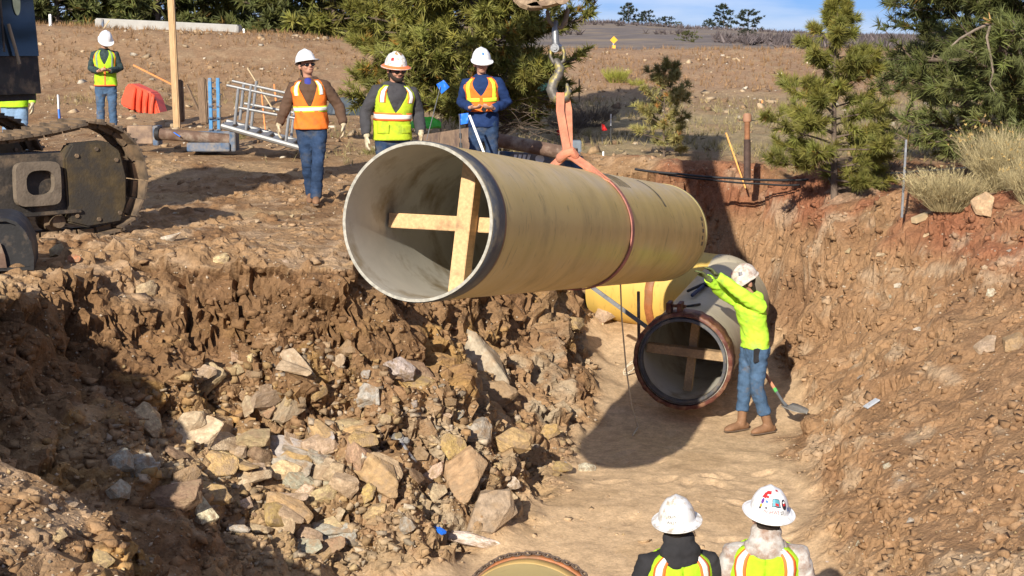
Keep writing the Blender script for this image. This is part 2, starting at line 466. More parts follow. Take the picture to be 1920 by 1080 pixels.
C = mixc(C, (.25, .108, .06), red * sstep(-.45, .05, n_b))
rb = sstep(2.4, 3.1, gx) * near * (1 - sand)
C = mixc(C, (.285, .172, .095), rb * (1 - red) * .75)
C = mixc(C, (.215, .125, .07), rb * (1 - red) * sstep(.0, .35, fbm(G3 * 1.1 + 40, 4, 106)) * .75)
C = mixc(C, (.42, .33, .235), rb * sstep(.15, .45, n_d) * .5)
C = mixc(C, (.515, .372, .235), sand)
C = mixc(C, (.35, .24, .138), sand * sstep(.1, .45, n_a) * .5)
C = mixc(C, (.44, .345, .24), (1 - steep) * near * rub * leftw * sstep(.05, .4, n_c) * .4)
# beyond the site: dry grass and a bare bank
fg = far * sstep(-4, 1, gx)
C = mixc(C, (.285, .225, .135), fg * sstep(24, 26, gy))
C = mixc(C, (.33, .215, .135), far * sstep(34, 38, gy) * (.45 + .55 * sstep(-6, 2, gx)))
C = mixc(C, (.27, .165, .10), far * sstep(.0, .4, n_b) * .6)
C = mixc(C, (.36, .27, .17), far * sstep(.1, .4, n_c) * .5)
C = C * np.array([[1.04, 1.015, .955]])
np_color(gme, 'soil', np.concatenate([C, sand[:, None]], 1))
M_soil, nt, b = nodes_of('soil_and_sand'); N, L = nt.nodes, nt.links
at = N.new('ShaderNodeAttribute'); at.attribute_name = 'soil'
tc = N.new('ShaderNodeTexCoord')
def noise(sc_, det=5, rg=.6):
    n = N.new('ShaderNodeTexNoise'); n.inputs['Scale'].default_value = sc_; n.inputs['Detail'].default_value = det; n.inputs['Roughness'].default_value = rg
    L.new(tc.outputs['Object'], n.inputs['Vector']); return n
na, nb_, nv = noise(9, 6, .7), noise(38, 5, .7), N.new('ShaderNodeTexVoronoi')
nv.inputs['Scale'].default_value = 26; L.new(tc.outputs['Object'], nv.inputs['Vector'])
def mrange(src, a, b2, c, d):
    m = N.new('ShaderNodeMapRange'); m.inputs['From Min'].default_value = a; m.inputs['From Max'].default_value = b2; m.inputs['To Min'].default_value = c; m.inputs['To Max'].default_value = d
    L.new(src, m.inputs['Value']); return m.outputs['Result']
m1 = N.new('ShaderNodeVectorMath'); m1.operation = 'SCALE'; L.new(at.outputs['Color'], m1.inputs[0]); L.new(mrange(na.outputs['Fac'], .3, .7, .74, 1.24), m1.inputs['Scale'])
m2 = N.new('ShaderNodeVectorMath'); m2.operation = 'SCALE'; L.new(m1.outputs['Vector'], m2.inputs[0]); L.new(mrange(nb_.outputs['Fac'], .3, .7, .78, 1.22), m2.inputs['Scale'])
# light grit
nv2 = N.new('ShaderNodeTexVoronoi'); nv2.inputs['Scale'].default_value = 15; L.new(tc.outputs['Object'], nv2.inputs['Vector'])
gf = N.new('ShaderNodeMath'); gf.operation = 'MULTIPLY'
L.new(mrange(nv2.outputs['Distance'], .16, .10, 0, .55), gf.inputs[0]); L.new(mrange(na.outputs['Fac'], .52, .60, 0, 1), gf.inputs[1])
mg = N.new('ShaderNodeMixRGB'); mg.inputs['Color2'].default_value = (.50, .42, .32, 1); L.new(gf.outputs[0], mg.inputs['Fac']); L.new(m2.outputs['Vector'], mg.inputs['Color1'])
L.new(mg.outputs['Color'], b.inputs['Base Color']); b.inputs['Roughness'].default_value = .95; b.inputs['Specular IOR Level'].default_value = .15
hsum = N.new('ShaderNodeMath'); hsum.operation = 'MULTIPLY_ADD'; L.new(nb_.outputs['Fac'], hsum.inputs[0]); hsum.inputs[1].default_value = .5; L.new(na.outputs['Fac'], hsum.inputs[2])
hs2 = N.new('ShaderNodeMath'); hs2.operation = 'MULTIPLY_ADD'; L.new(nv.outputs['Distance'], hs2.inputs[0]); hs2.inputs[1].default_value = -.25; L.new(hsum.outputs[0], hs2.inputs[2])
bp = N.new('ShaderNodeBump'); bp.inputs['Distance'].default_value = .035
L.new(mrange(at.outputs['Alpha'], 0, 1, .85, .28), bp.inputs['Strength'])
L.new(hs2.outputs[0], bp.inputs['Height']); L.new(bp.outputs['Normal'], b.inputs['Normal'])
GROUND = link_mesh('ground', gme, M_soil)
qs = (sand[quads].mean(1) > .35) | (gy[quads[:, 0]] > 24)
gme.polygons.foreach_set('use_smooth', qs); tag(GROUND, kind='structure')
BVH = BVHTree.FromPolygons([Vector(v) for v in G3.tolist()], quads.tolist())
def drop(px, py):
    d = ray(px, py).normalized()
    loc, n, i, t = BVH.ray_cast(CAMP, d, 400)
    return (loc, n) if loc is not None else (None, None)
def gz_at(x, y):
    loc, n, i, t = BVH.ray_cast(Vector((x, y, 30)), Vector((0, 0, -1)), 100)
    return loc.z if loc is not None else 2.4
def on_ground(x, y, dz=0.0): return Vector((x, y, gz_at(x, y) + dz))

# distant hill of scrub, and the land as far as the horizon
hy = np.concatenate([np.linspace(47.3, 70, 40), np.linspace(72, 380, 120), np.linspace(400, 1400, 12)])
hu = np.linspace(-1, 1, 150)
HX = hu[None, :] * (hy[:, None] * .75 + 20); HY = np.repeat(hy[:, None], 150, 1)
hp = np.stack([HX.ravel() * .05, HY.ravel() * .05, np.zeros(HX.size)], 1)
crest = 10.2 - 2.9 * sstep(5, 60, HX) + .8 * fbm(hp * .4, 3, 7).reshape(HX.shape)
tt = sstep(58, 345, HY)
HZ = 4.12 + (crest - 4.12) * tt + .25 * fbm(hp * 3, 4, 9).reshape(HX.shape) * sstep(60, 100, HY) - np.clip(HY - 380, 0, 2000) * .02
HZ = np.where(HY < 52, 4.08, HZ) - .02
HV = np.stack([HX.ravel(), HY.ravel(), HZ.ravel()], 1)
hi = np.arange(HX.size).reshape(HX.shape)
hq = np.stack([hi[:-1, :-1], hi[:-1, 1:], hi[1:, 1:], hi[1:, :-1]], -1).reshape(-1, 4)
M_hill = mat('hill_scrub_soil', (.15, .122, .105), rough=1, var=.35, scale=.5, bump=.6, bscale=1.5, dirt=(.30, .22, .13), dirt_amt=.35, dirt_scale=.06)
HILL = link_mesh('hill', np_mesh('hill', HV, hq), M_hill, smooth=True); tag(HILL, kind='structure')
pm = MB(); pm.box((0, 300, .2), (3000, 3400, .4)); 
PLAIN = pm.build('plain', mat('plain_soil', (.26, .19, .12), rough=1, scale=.05, bump=0)); tag(PLAIN, kind='structure')
PLAIN.location.z = -2.0
HBVH = BVHTree.FromPolygons([Vector(v) for v in HV.tolist()], hq.tolist())
def hill_z(x, y):
    loc, n, i, t = HBVH.ray_cast(Vector((x, y, 60)), Vector((0, 0, -1)), 100)
    return loc.z if loc is not None else 4.1
# ------------------------------------------------------------------ pipes
def frp(name, col, band=(.22, .16, .08), rough=.38, seed=0.0, stain=.5):
    """filament-wound pipe skin: hoops of slightly different tone round the axis (local z)"""
    m, nt, b = nodes_of(name); N, L = nt.nodes, nt.links
    tc = N.new('ShaderNodeTexCoord')
    mp = N.new('ShaderNodeMapping'); mp.inputs['Scale'].default_value = (.5, .5, 3.4); mp.inputs['Location'].default_value = (seed, seed, seed)
    L.new(tc.outputs['Object'], mp.inputs['Vector'])
    n1 = N.new('ShaderNodeTexNoise'); n1.inputs['Scale'].default_value = 1.1; n1.inputs['Detail'].default_value = 5; L.new(mp.outputs['Vector'], n1.inputs['Vector'])
    n2 = N.new('ShaderNodeTexNoise'); n2.inputs['Scale'].default_value = 2.1; n2.inputs['Detail'].default_value = 6; n2.inputs['Roughness'].default_value = .65; L.new(tc.outputs['Object'], n2.inputs['Vector'])
    mp3 = N.new('ShaderNodeMapping'); mp3.inputs['Scale'].default_value = (3, 3, 9); mp3.inputs['Rotation'].default_value = (.5, .3, 0); L.new(tc.outputs['Object'], mp3.inputs['Vector'])
    n3 = N.new('ShaderNodeTexNoise'); n3.inputs['Scale'].default_value = 1.6; n3.inputs['Detail'].default_value = 8; n3.inputs['Distortion'].default_value = 1.2; L.new(mp3.outputs['Vector'], n3.inputs['Vector'])
    def mr(s, a, b2, c, d):
        q = N.new('ShaderNodeMapRange'); q.inputs['From Min'].default_value = a; q.inputs['From Max'].default_value = b2; q.inputs['To Min'].default_value = c; q.inputs['To Max'].default_value = d; L.new(s, q.inputs['Value']); return q.outputs['Result']
    mx = N.new('ShaderNodeMixRGB'); mx.inputs['Color1'].default_value = rgb(col); mx.inputs['Color2'].default_value = rgb([c * .72 for c in col]); L.new(mr(n1.outputs['Fac'], .40, .70, 0, .6), mx.inputs['Fac'])
    mx2 = N.new('ShaderNodeMixRGB'); mx2.inputs['Color2'].default_value = rgb(band); L.new(mr(n2.outputs['Fac'], .55, .78, 0, stain), mx2.inputs['Fac']); L.new(mx.outputs['Color'], mx2.inputs['Color1'])
    mx3 = N.new('ShaderNodeMixRGB'); mx3.inputs['Color2'].default_value = (.055, .045, .035, 1); L.new(mr(n3.outputs['Fac'], .60, .72, 0, stain), mx3.inputs['Fac']); L.new(mx2.outputs['Color'], mx3.inputs['Color1'])
    L.new(mx3.outputs['Color'], b.inputs['Base Color'])
    L.new(mr(n2.outputs['Fac'], .3, .7, rough - .06, rough + .2), b.inputs['Roughness'])
    b.inputs['Specular IOR Level'].default_value = .45
    bp = N.new('ShaderNodeBump'); bp.inputs['Strength'].default_value = .18; bp.inputs['Distance'].default_value = .012; L.new(n1.outputs['Fac'], bp.inputs['Height']); L.new(bp.outputs['Normal'], b.inputs['Normal'])
    return m
M_pipe = frp('pipe_tan', (.63, .45, .165), stain=.42)
M_pipe_y = frp('pipe_yellow', (.66, .44, .10), band=(.5, .33, .10), rough=.5, seed=3, stain=.25)
M_pipe_g = frp('pipe_grey', (.46, .40, .28), band=(.40, .33, .16), rough=.5, seed=5, stain=.35)
M_pipe_fg = frp('pipe_pale_yellow', (.56, .43, .18), band=(.5, .36, .14), rough=.5, seed=8, stain=.2)
M_liner = mat('pipe_liner', (.55, .52, .435), rough=.45, var=.12, scale=2.5, bump=.06, dirt=(.28, .22, .13), dirt_amt=.3, dirt_scale=2)
M_dark_band = mat('dark_grey_band', (.075, .078, .085), rough=.6, var=.3, scale=9, bump=.15, dirt=(.2, .17, .12), dirt_amt=.25, dirt_scale=6)
M_pale_edge = mat('pale_pipe_edge', (.36, .34, .28), rough=.7, var=.35, scale=25, bump=.3)
M_rust_band = mat('red_brown_rubber', (.105, .034, .024), rough=.55, var=.4, scale=12, bump=.4, bscale=30, dirt=(.28, .15, .08), dirt_amt=.35, dirt_scale=7)
M_orange_band = mat('orange_rubber_band', (.36, .13, .045), rough=.55, var=.3, scale=12, bump=.3, dirt=(.22, .12, .06), dirt_amt=.4)
M_timber = mat('fresh_timber', (.60, .385, .185), rough=.7, var=.22, scale=3, stretch=(14, 14, .8), bump=.12, dirt=(.33, .20, .10), dirt_amt=.2, dirt_scale=5)
M_timber_d = mat('dusty_timber', (.40, .265, .14), rough=.8, var=.28, scale=3, stretch=(14, 14, .8), bump=.15, dirt=(.24, .16, .09), dirt_amt=.4, dirt_scale=5)
M_black = mat('black_marking', (.02, .02, .022), rough=.7, var=.4, scale=20, bump=0)

def hollow(mb, L0, L1, ro, ri, seg=96, m=(0, 1, 2), rows=10):
    """hollow cylinder along local z: outer skin m[0], liner m[1], rims m[2]"""
    cs = [(math.cos(2 * PI * k / seg), math.sin(2 * PI * k / seg)) for k in range(seg)]
    mb.m = m[0]
    vs = [(ro * c, ro * s, L0 + (L1 - L0) * i / rows) for i in range(rows + 1) for c, s in cs]
    mb.add(vs, [(i * seg + k, i * seg + (k + 1) % seg, (i + 1) * seg + (k + 1) % seg, (i + 1) * seg + k) for i in range(rows) for k in range(seg)])
    mb.m = m[1]
    vs = [(ri * c, ri * s, z) for z in (L0, L1) for c, s in cs]
    mb.add(vs, [(k, k + seg, (k + 1) % seg + seg, (k + 1) % seg) for k in range(seg)])
    mb.m = m[2]
    for z, fl in ((L0, 1), (L1, 0)):
        vs = [(r * c, r * s, z) for r in (ro, ri) for c, s in cs]
        fs = [(k, (k + 1) % seg, (k + 1) % seg + seg, k + seg) for k in range(seg)]
        mb.add(vs, [f[::-1] for f in fs] if fl else fs)
    mb.m = 0
def pipe_thing(name, A, Bp, label, cat, mats, ro, wall, parts=()):
    """an Empty at end A whose local z runs to B and local x stays level"""
    A, Bp = Vector(A), Vector(Bp)
    d = (Bp - A); Ln = d.length; d.normalize()
    x = d.cross(Vector((0, 0, 1))).normalized(); y = d.cross(x)          # x: level to the right, y: down
    e = thing(name, A, label, cat)
    e.rotation_euler = Matrix((x, y, d)).transposed().to_euler()
    mb = MB(); hollow(mb, 0, Ln, ro, ro - wall)
    o = mb.build('shell', mats, e, smooth=True, local=True, angle=35)
    return e, Ln, Matrix((x, y, d)).transposed()

RO = .53
A1 = P(781, 416, 10.55); B1 = P(1237, 436, 17.5)
pipe1, LN1, R1 = pipe_thing('hanging_pipe', A1, B1, 'long tan pipe hanging in an orange sling above the trench', 'pipe', [M_pipe, M_liner, M_pale_edge], RO, .020)
def ring_part(name, z0, z1, ro, m, parent, ri=None, seg=96, wob=0.0, smooth=True):
    mb = MB()
    if ri is None: ri = ro - .02
    cs = [(math.cos(2 * PI * k / seg), math.sin(2 * PI * k / seg)) for k in range(seg)]
    prof = [(ri, z0), (ro - .006, z0), (ro, z0 + .006), (ro, z1 - .006), (ro - .006, z1), (ri, z1)]
    vs = []
    for r, z in prof:
        for k, (c, s) in enumerate(cs):
            q = r + (wob * math.sin(k * 1.7) * math.sin(k * .37 + z * 3) if r > ri else 0)
            vs.append((q * c, q * s, z + wob * math.sin(k * .9 + 1)))
    n = len(prof)
    mb.add(vs, [(i * seg + k, i * seg + (k + 1) % seg, ((i + 1) % n) * seg + (k + 1) % seg, ((i + 1) % n) * seg + k) for i in range(n) for k in range(seg)])
    return mb.build(name, m, parent, smooth=smooth, local=True, angle=50)
ring_part('end_band', .012, .25, RO + .006, M_dark_band, pipe1)
ring_part('stain_hoop', .252, .30, RO + .0015, mat('brown_resin', (.20, .10, .05), rough=.5, var=.3, bump=0), pipe1)
ring_part('pale_end_ring', LN1 - .10, LN1 - .004, RO + .004, mat('pale_yellow_end', (.50, .41, .17), rough=.5, var=.2, bump=.1), pipe1)
# cross of timber braces wedged inside the mouth
mb = MB(); mb.box((.0, 0, 0), (.105, 2 * RO - .07, .15)); o = mb.build('brace', M_timber, pipe1, local=True, bevel=.004); o.location = (.13, 0, .62); o.rotation_euler = (0, 0, math.radians(5)); o.scale = (1, .972, 1)
mb = MB(); mb.box((0, 0, 0), (2 * RO - .08, .105, .14)); o = mb.build('brace', M_timber, pipe1, local=True, bevel=.004); o.location = (0, -.0, .78); o.rotation_euler = (0, 0, math.radians(1))
# stencilled marks and scuffs on the skin of the hanging pipe: small curved patches proud of the skin
def patch(parent, a0, a1, z0, z1, r, m, name, skew=0.0, n=8):
    mb = MB(); vs = []
    for i in range(n + 1):
        a = math.radians(a0 + (a1 - a0) * i / n)
        zz = skew * i / n
        vs += [(r * math.sin(a), -r * math.cos(a), z0 + zz), (r * math.sin(a), -r * math.cos(a), z1 + zz)]
    mb.add(vs, [(2 * i, 2 * i + 2, 2 * i + 3, 2 * i + 1) for i in range(n)])
    return mb.build(name, m, parent, local=True)
M_scuff = mat('dark_scuff', (.06, .055, .06), rough=.7, var=.5, scale=30, bump=0, dirt=(.3, .23, .11), dirt_amt=.55, dirt_scale=14)
for k in range(6):
    patch(pipe1, 14, 42, 4.02 + .075 * k, 4.02 + .075 * k + .032, RO + .002, M_scuff, 'stencil_mark', skew=.02)
patch(pipe1, 20, 62, 5.35, 5.43, RO + .0022, M_scuff, 'stencil_mark', skew=.05)
for k, (a, q) in enumerate([(70, .1), (77, .06), (84, .09), (92, .06), (99, .1)]):
    patch(pipe1, a, a + 4.5, LN1 - .30, LN1 - .30 + q, RO + .002, M_scuff, 'stencil_mark')

# sling and hook
M_sling = mat('faded_orange_webbing', (.60, .225, .13), rough=.85, var=.25, scale=14, bump=.4, bscale=120, dirt=(.36, .17, .11), dirt_amt=.35, dirt_scale=5)
M_sling_p = mat('pink_worn_webbing', (.42, .17, .13), rough=.85, var=.3, scale=14, bump=.4, bscale=120, dirt=(.25, .11, .09), dirt_amt=.4, dirt_scale=5)
AX = (B1 - A1).normalized()
SC = A1 + AX * (LN1 * .515)
sx_, sy_ = R1 @ Vector((1, 0, 0)), R1 @ Vector((0, 1, 0))
hookp = P(1054, 178, 14.1)
knot = P(1064, 287, 14.05)
r_s = RO + .012
sling = thing('lifting_sling', SC + sy_ * r_s, 'faded orange webbing sling choked round the hanging pipe', 'sling')
mb = MB()
def strap(mb, pts, nrm, w=.075, t=.012):
    """flat webbing through pts; nrm: outward normals"""
    vs = []; n = len(pts)
    for i in range(n):
        t_ = (pts[min(i + 1, n - 1)] - pts[max(i - 1, 0)]).normalized()
        nn = Vector(nrm[i]); nn = (nn - t_ * nn.dot(t_)).normalized()
        s_ = t_.cross(nn)
        for a, b_ in ((-1, -1), (1, -1), (1, 1), (-1, 1)): vs.append(pts[i] + s_ * (a * w / 2) + nn * (b_ * t / 2))
    fs = [(4 * i + k, 4 * i + (k + 1) % 4, 4 * i + 4 + (k + 1) % 4, 4 * i + 4 + k) for i in range(n - 1) for k in range(4)]
    mb.add(vs, fs + [(3, 2, 1, 0), tuple(4 * (n - 1) + k for k in range(4))])
a_t = math.radians(38)
ringp = []; ringn = []
for i in range(61):
    a = a_t + (2 * PI - 2 * a_t) * i / 60
    nn = sx_ * math.sin(a) - sy_ * math.cos(a)
    ringp.append(SC + nn * r_s + AX * (.16 * (1 - math.cos(a)) * .5 - .02)); ringn.append(nn)
strap(mb, ringp, ringn, .085)
mb.build('choke_loop', M_sling_p, sling)
mb = MB(); strap(mb, [knot, (knot + ringp[0]) / 2 + Vector((0, 0, -.004)), ringp[0], ringp[1]], [Vector((.2, -.8, .6)), Vector((.3, -.7, .7)), ringn[0], ringn[1]], .085)
mb.build('loop_leg', M_sling, sling)
mb = MB(); strap(mb, [knot, (knot + ringp[-1]) / 2, ringp[-1], ringp[-2]], [Vector((-.4, -.8, .5)), Vector((-.5, -.6, .6)), ringn[-1], ringn[-2]], .085)
mb.build('loop_leg', M_sling, sling)
for dx, w in ((-.035, .07), (.03, .09)):
    mb = MB(); p0 = hookp + Vector((dx * .5, dx, .02)); p1 = knot + Vector((0, dx * .3, .0))
    strap(mb, [p0, p0.lerp(p1, .3) + Vector((dx * .6, 0, 0)), p0.lerp(p1, .7) + Vector((dx * .3, 0, 0)), p1], [Vector((.15, -1, 0))] * 4, w, .016)
    mb.build('hanging_leg', M_sling, sling)
mb = MB(); mb.tube([knot + Vector((-.07, 0, -.045)), knot + Vector((-.02, -.03, .0)), knot + Vector((.035, -.03, .02)), knot + Vector((.07, 0, -.03))], [(.03, .04)] * 4, 10, round_caps=True); mb.build('knot', M_sling, sling, smooth=True)

M_hook = mat('worn_hook_steel', (.15, .135, .115), rough=.55, metal=.4, var=.4, scale=14, bump=.2, dirt=(.52, .42, .05), dirt_amt=.28, dirt_scale=9)
M_steel_g = mat('galvanised_steel', (.22, .225, .23), rough=.45, metal=.6, var=.25, scale=10, bump=.1)
def pts_px(l, D): return [P(x, y_, D) for x, y_ in l]
hook = thing('lifting_hook', hookp, 'worn steel crane hook with yellow paint hanging from the bucket', 'hook')
mb = MB(); mb.tube(pts_px([(1044, 116), (1050, 128), (1047, 140), (1038, 153), (1034, 168), (1039, 181), (1050, 188), (1061, 183), (1066, 170), (1063, 158)], 14.1), [.035, .042, .042, .045, .048, .05, .048, .04, .028, .012], 12, round_caps=True, ref=(0, 1, 0)); mb.build('hook_body', M_hook, hook, smooth=True)
mb = MB(); mb.tube(pts_px([(1033, 93), (1032, 106), (1038, 118), (1048, 121), (1057, 114), (1058, 100), (1055, 90)], 14.1), .016, 10, round_caps=True); mb.build('shackle_bow', M_hook, hook, smooth=True)
mb = MB(); p = P(1044, 90, 14.1); mb.cyl(p + Vector((-.02, -.085, 0)), p + Vector((.02, .09, 0)), .038, seg=20); mb.cyl(p + Vector((-.022, -.10, 0)), p + Vector((-.02, -.085, 0)), .022, seg=6); mb.build('shackle_pin', M_steel_g, hook, smooth=True)
mb = MB(); mb.tube(pts_px([(1042, 42), (1041, 55), (1041, 72), (1043, 88)], 14.1), [.022, .028, .032, .034], 12, round_caps=True); mb.build('shank', M_steel_g, hook, smooth=True)
mb = MB(); mb.tube(pts_px([(1026, 22), (1030, 40), (1040, 50), (1052, 52), (1060, 40), (1064, 20)], 14.1), [.016, .018, .02, .022, .022, .02], 10, round_caps=True, ref=(0, 1, 0)); mb.build('upper_shackle', mat('rusty_shackle', (.20, .15, .10), rough=.6, metal=.3, var=.35, scale=12, bump=.2), hook, smooth=True)

# trench pipe with its coupling, and the bend behind it
A2 = P(1281, 676, 17.35); E2 = P(1366, 566, 20.1)
pipe2, LN2, R2 = pipe_thing('laid_pipe', A2, E2, 'grey tan pipe laid in the trench with its open mouth facing', 'pipe', [M_pipe_g, M_liner, M_pale_edge], RO - .02, .03)
ring_part('coupling', -.06, .17, RO + .012, M_rust_band, pipe2, ri=RO - .03, wob=.006)
ring_part('seal', -.045, .03, RO - .05, M_dark_band, pipe2, ri=RO - .085)
mb = MB(); mb.box((0, 0, 0), (.09, 2 * RO - .18, .10)); o = mb.build('brace', M_timber_d, pipe2, local=True, bevel=.004); o.location = (.03, 0, .38); o.rotation_euler = (0, 0, math.radians(7))
mb = MB(); mb.box((0, 0, 0), (2 * RO - .15, .10, .10)); o = mb.build('brace', M_timber_d, pipe2, local=True, bevel=.004); o.location = (0, -.03, .27); o.rotation_euler = (0, 0, math.radians(4))
# bolt lug on top of the coupling
mb = MB()
for s in (-1, 1): mb.box((s * .06 - .1, -RO - .05, .05), (.05, .11, .16))
mb.cyl((-.2, -RO - .06, .06), (.02, -RO - .06, .06), .018, seg=10)
mb.build('clamp_lug', M_rust_band, pipe2, local=True, bevel=.008)
# bend: yellow pipe leaving the back of the laid pipe to the left
Bd = (P(1140, 520, 21.2) - P(1366, 558, 20.35)).normalized()
E3 = P(1352, 556, 20.5); B3 = P(1128, 522, 21.2)
pipe3, LN3, R3 = pipe_thing('yellow_pipe', E3, B3, 'bright yellow pipe bend behind the laid pipe under the hanging pipe', 'pipe', [M_pipe_y, M_liner, M_pale_edge], RO + .0, .03)
mb = MB(); mb.ell((0, 0, .0), (RO + .012, RO + .012, RO + .012), seg=40, rows=24); mb.build('bend_knuckle', M_pipe_g, pipe3, smooth=True, local=True)
ring_part('joint_band', LN3 * .44, LN3 * .44 + .11, RO + .018, M_orange_band, pipe3, wob=.003)
# foreground pipe mouth at the lower edge with a chain over its collar
A4 = P(1006, 1182, 11.05); B4 = A4 + Vector((-.27, -.96, -.02)) * 4.6
pipe4, LN4, R4 = pipe_thing('collared_pipe', A4, B4, 'pale yellow pipe with an orange collar at the lower edge', 'pipe', [M_pipe_fg, M_liner, M_pale_edge], RO + .005, .03)
ring_part('collar', .004, .065, RO + .022, M_orange_band, pipe4, wob=.002)
ring_part('seal_lip', .07, .16, RO + .012, mat('ochre_seal', (.42, .28, .10), rough=.6, var=.2, bump=.1), pipe4)
M_chain = mat('rusty_chain', (.12, .085, .065), rough=.6, metal=.35, var=.4, scale=30, bump=.2)
chain = thing('rusty_chain', A4 + Vector((0, 0, RO)), 'rusty chain lying over the orange pipe collar', 'chain')
lk = MB(); lp = [Vector((.026 * math.cos(a), .014 * math.sin(a), 0)) for a in [2 * PI * k / 10 for k in range(10)]]
lk.tube(lp, .0065, 6, close=True)
lme = lk.mesh('link'); lme.materials.append(M_chain); lme.polygons.foreach_set('use_smooth', np.ones(len(lme.polygons), bool))
for k in range(46):
    a = math.radians(-80 + 160 * k / 45)
    nn = R4 @ Vector((math.sin(a), -math.cos(a), 0)); tt_ = R4 @ Vector((math.cos(a), math.sin(a), 0))
    pz = A4 + nn * (RO + .036) + (R4 @ Vector((0, 0, 1))) * (.035 + .012 * math.sin(k * .8))
    o = bpy.data.objects.new('link', lme); COL.objects.link(o); o.parent = chain
    m3 = Matrix((tt_, nn.cross(tt_), nn)).transposed()
    m3 = m3 @ Matrix.Rotation(math.radians(45 if k % 2 else -45), 3, 'X')
    o.rotation_euler = m3.to_euler(); o.location = pz - chain.location
# ------------------------------------------------------------------ rocks, clods and grit
M_rock = mat('broken_rock', (.4, .3, .2), rough=.85, var=.42, scale=9, bump=.7, bscale=26, objcol=True, stretch=(1, 1, 2.2), spec=.25, dirt=(.33, .23, .14), dirt_amt=.42, dirt_scale=5)
M_stone = mat('small_stones', (1, 1, 1), rough=.9, var=.28, scale=22, bump=.5, bscale=60, tone=True, spec=.2)
TAN, OCH, RED, GRY, PAL, BRN, MAU, YEL = (.49, .37, .235), (.46, .315, .14), (.44, .295, .165), (.40, .37, .30), (.62, .54, .42), (.30, .195, .115), (.36, .27, .18), (.57, .43, .22)
def hull_mesh(name, rng, flat=.4, npts=16, hero=False):
    bm = bmesh.new()
    for k in range(npts):
        d = Vector((rng.gauss(0, 1), rng.gauss(0, 1), rng.gauss(0, 1))).normalized()
        q = max(abs(d.x), abs(d.y), abs(d.z)) ** .75
        d = d / q * rng.uniform(.82, 1)
        bm.verts.new((d.x * .5, d.y * .36, d.z * .5 * flat))
    r = bmesh.ops.convex_hull(bm, input=bm.verts)
    bmesh.ops.delete(bm, geom=[e for e in r['geom_interior'] if isinstance(e, bmesh.types.BMVert)], context='VERTS')
    if hero:
        bmesh.ops.bevel(bm, geom=list(bm.edges), offset=.010, segments=1, affect='EDGES', clamp_overlap=True)
        bmesh.ops.triangulate(bm, faces=bm.faces)
        for it in range(2): bmesh.ops.subdivide_edges(bm, edges=[e for e in bm.edges if e.calc_length() > .10], cuts=1)
        bmesh.ops.triangulate(bm, faces=bm.faces)
        pts = np.array([v.co[:] for v in bm.verts])
        n1_ = fbm(pts * 4 + rng.uniform(0, 50), 3, 3); n2_ = fbm(pts * np.array([2, 2, 22]) + 9, 2, 4)
        for v, a, c in zip(bm.verts, n1_, n2_): v.co += v.co.normalized() * (.022 * a + .02 * c)
    bmesh.ops.recalc_face_normals(bm, faces=bm.faces)
    me = bpy.data.meshes.new(name); bm.to_mesh(me); bm.free()
    me.materials.append(M_rock)
    return me
rr = random.Random(3)
HERO = [hull_mesh('rock', rr, f, 18, True) for f in (.35, .45, .55, .4, .6, .3)]
PLAINR = [hull_mesh('rock', rr, f, n) for f, n in [(.4, 14), (.5, 14), (.3, 12), (.6, 15), (.45, 12), (.35, 16), (.7, 14), (.25, 12), (.5, 18), (.4, 11)]]
def rock_at(px, py, wpx, hpx, ang, col, meshes, sink=.25, face=False):
    loc, n = drop(px, py)
    if loc is None: return None
    D = (loc - CAMP).dot(_f)
    if meshes is not PLAINR: wpx *= 1.28; hpx *= 1.28
    w = S(wpx, D); h_ = S(hpx, D)
    me = rr.choice(meshes)
    o = bpy.data.objects.new('rock', me); COL.objects.link(o); o.parent = GROUND
    # slab lies in the surface, long side turned by ang in the picture plane
    nn = (n + Vector((rr.uniform(-.35, .35), rr.uniform(-.5, .1), rr.uniform(0, .5)))).normalized()
    if face: nn = (n * .5 + Vector((-.1, -.8, .55))).normalized()
    ax = Vector((math.cos(math.radians(ang)), 0, math.sin(math.radians(ang))))
    ax = (ax - nn * ax.dot(nn)).normalized()
    m3 = Matrix((ax, nn.cross(ax), nn)).transposed()
    o.rotation_euler = m3.to_euler()
    s = max(w, .02)
    o.scale = (s, max(h_, .015) * 1.5, s * rr.uniform(.7, 1.05))
    o.location = loc + nn * ((.10 if s < .6 else -.02) * s)
    j = rr.uniform(.8, 1.18)
    o.color = (col[0] * j, col[1] * j * rr.uniform(.94, 1.04), col[2] * j * rr.uniform(.88, 1.1), 1)
    return o
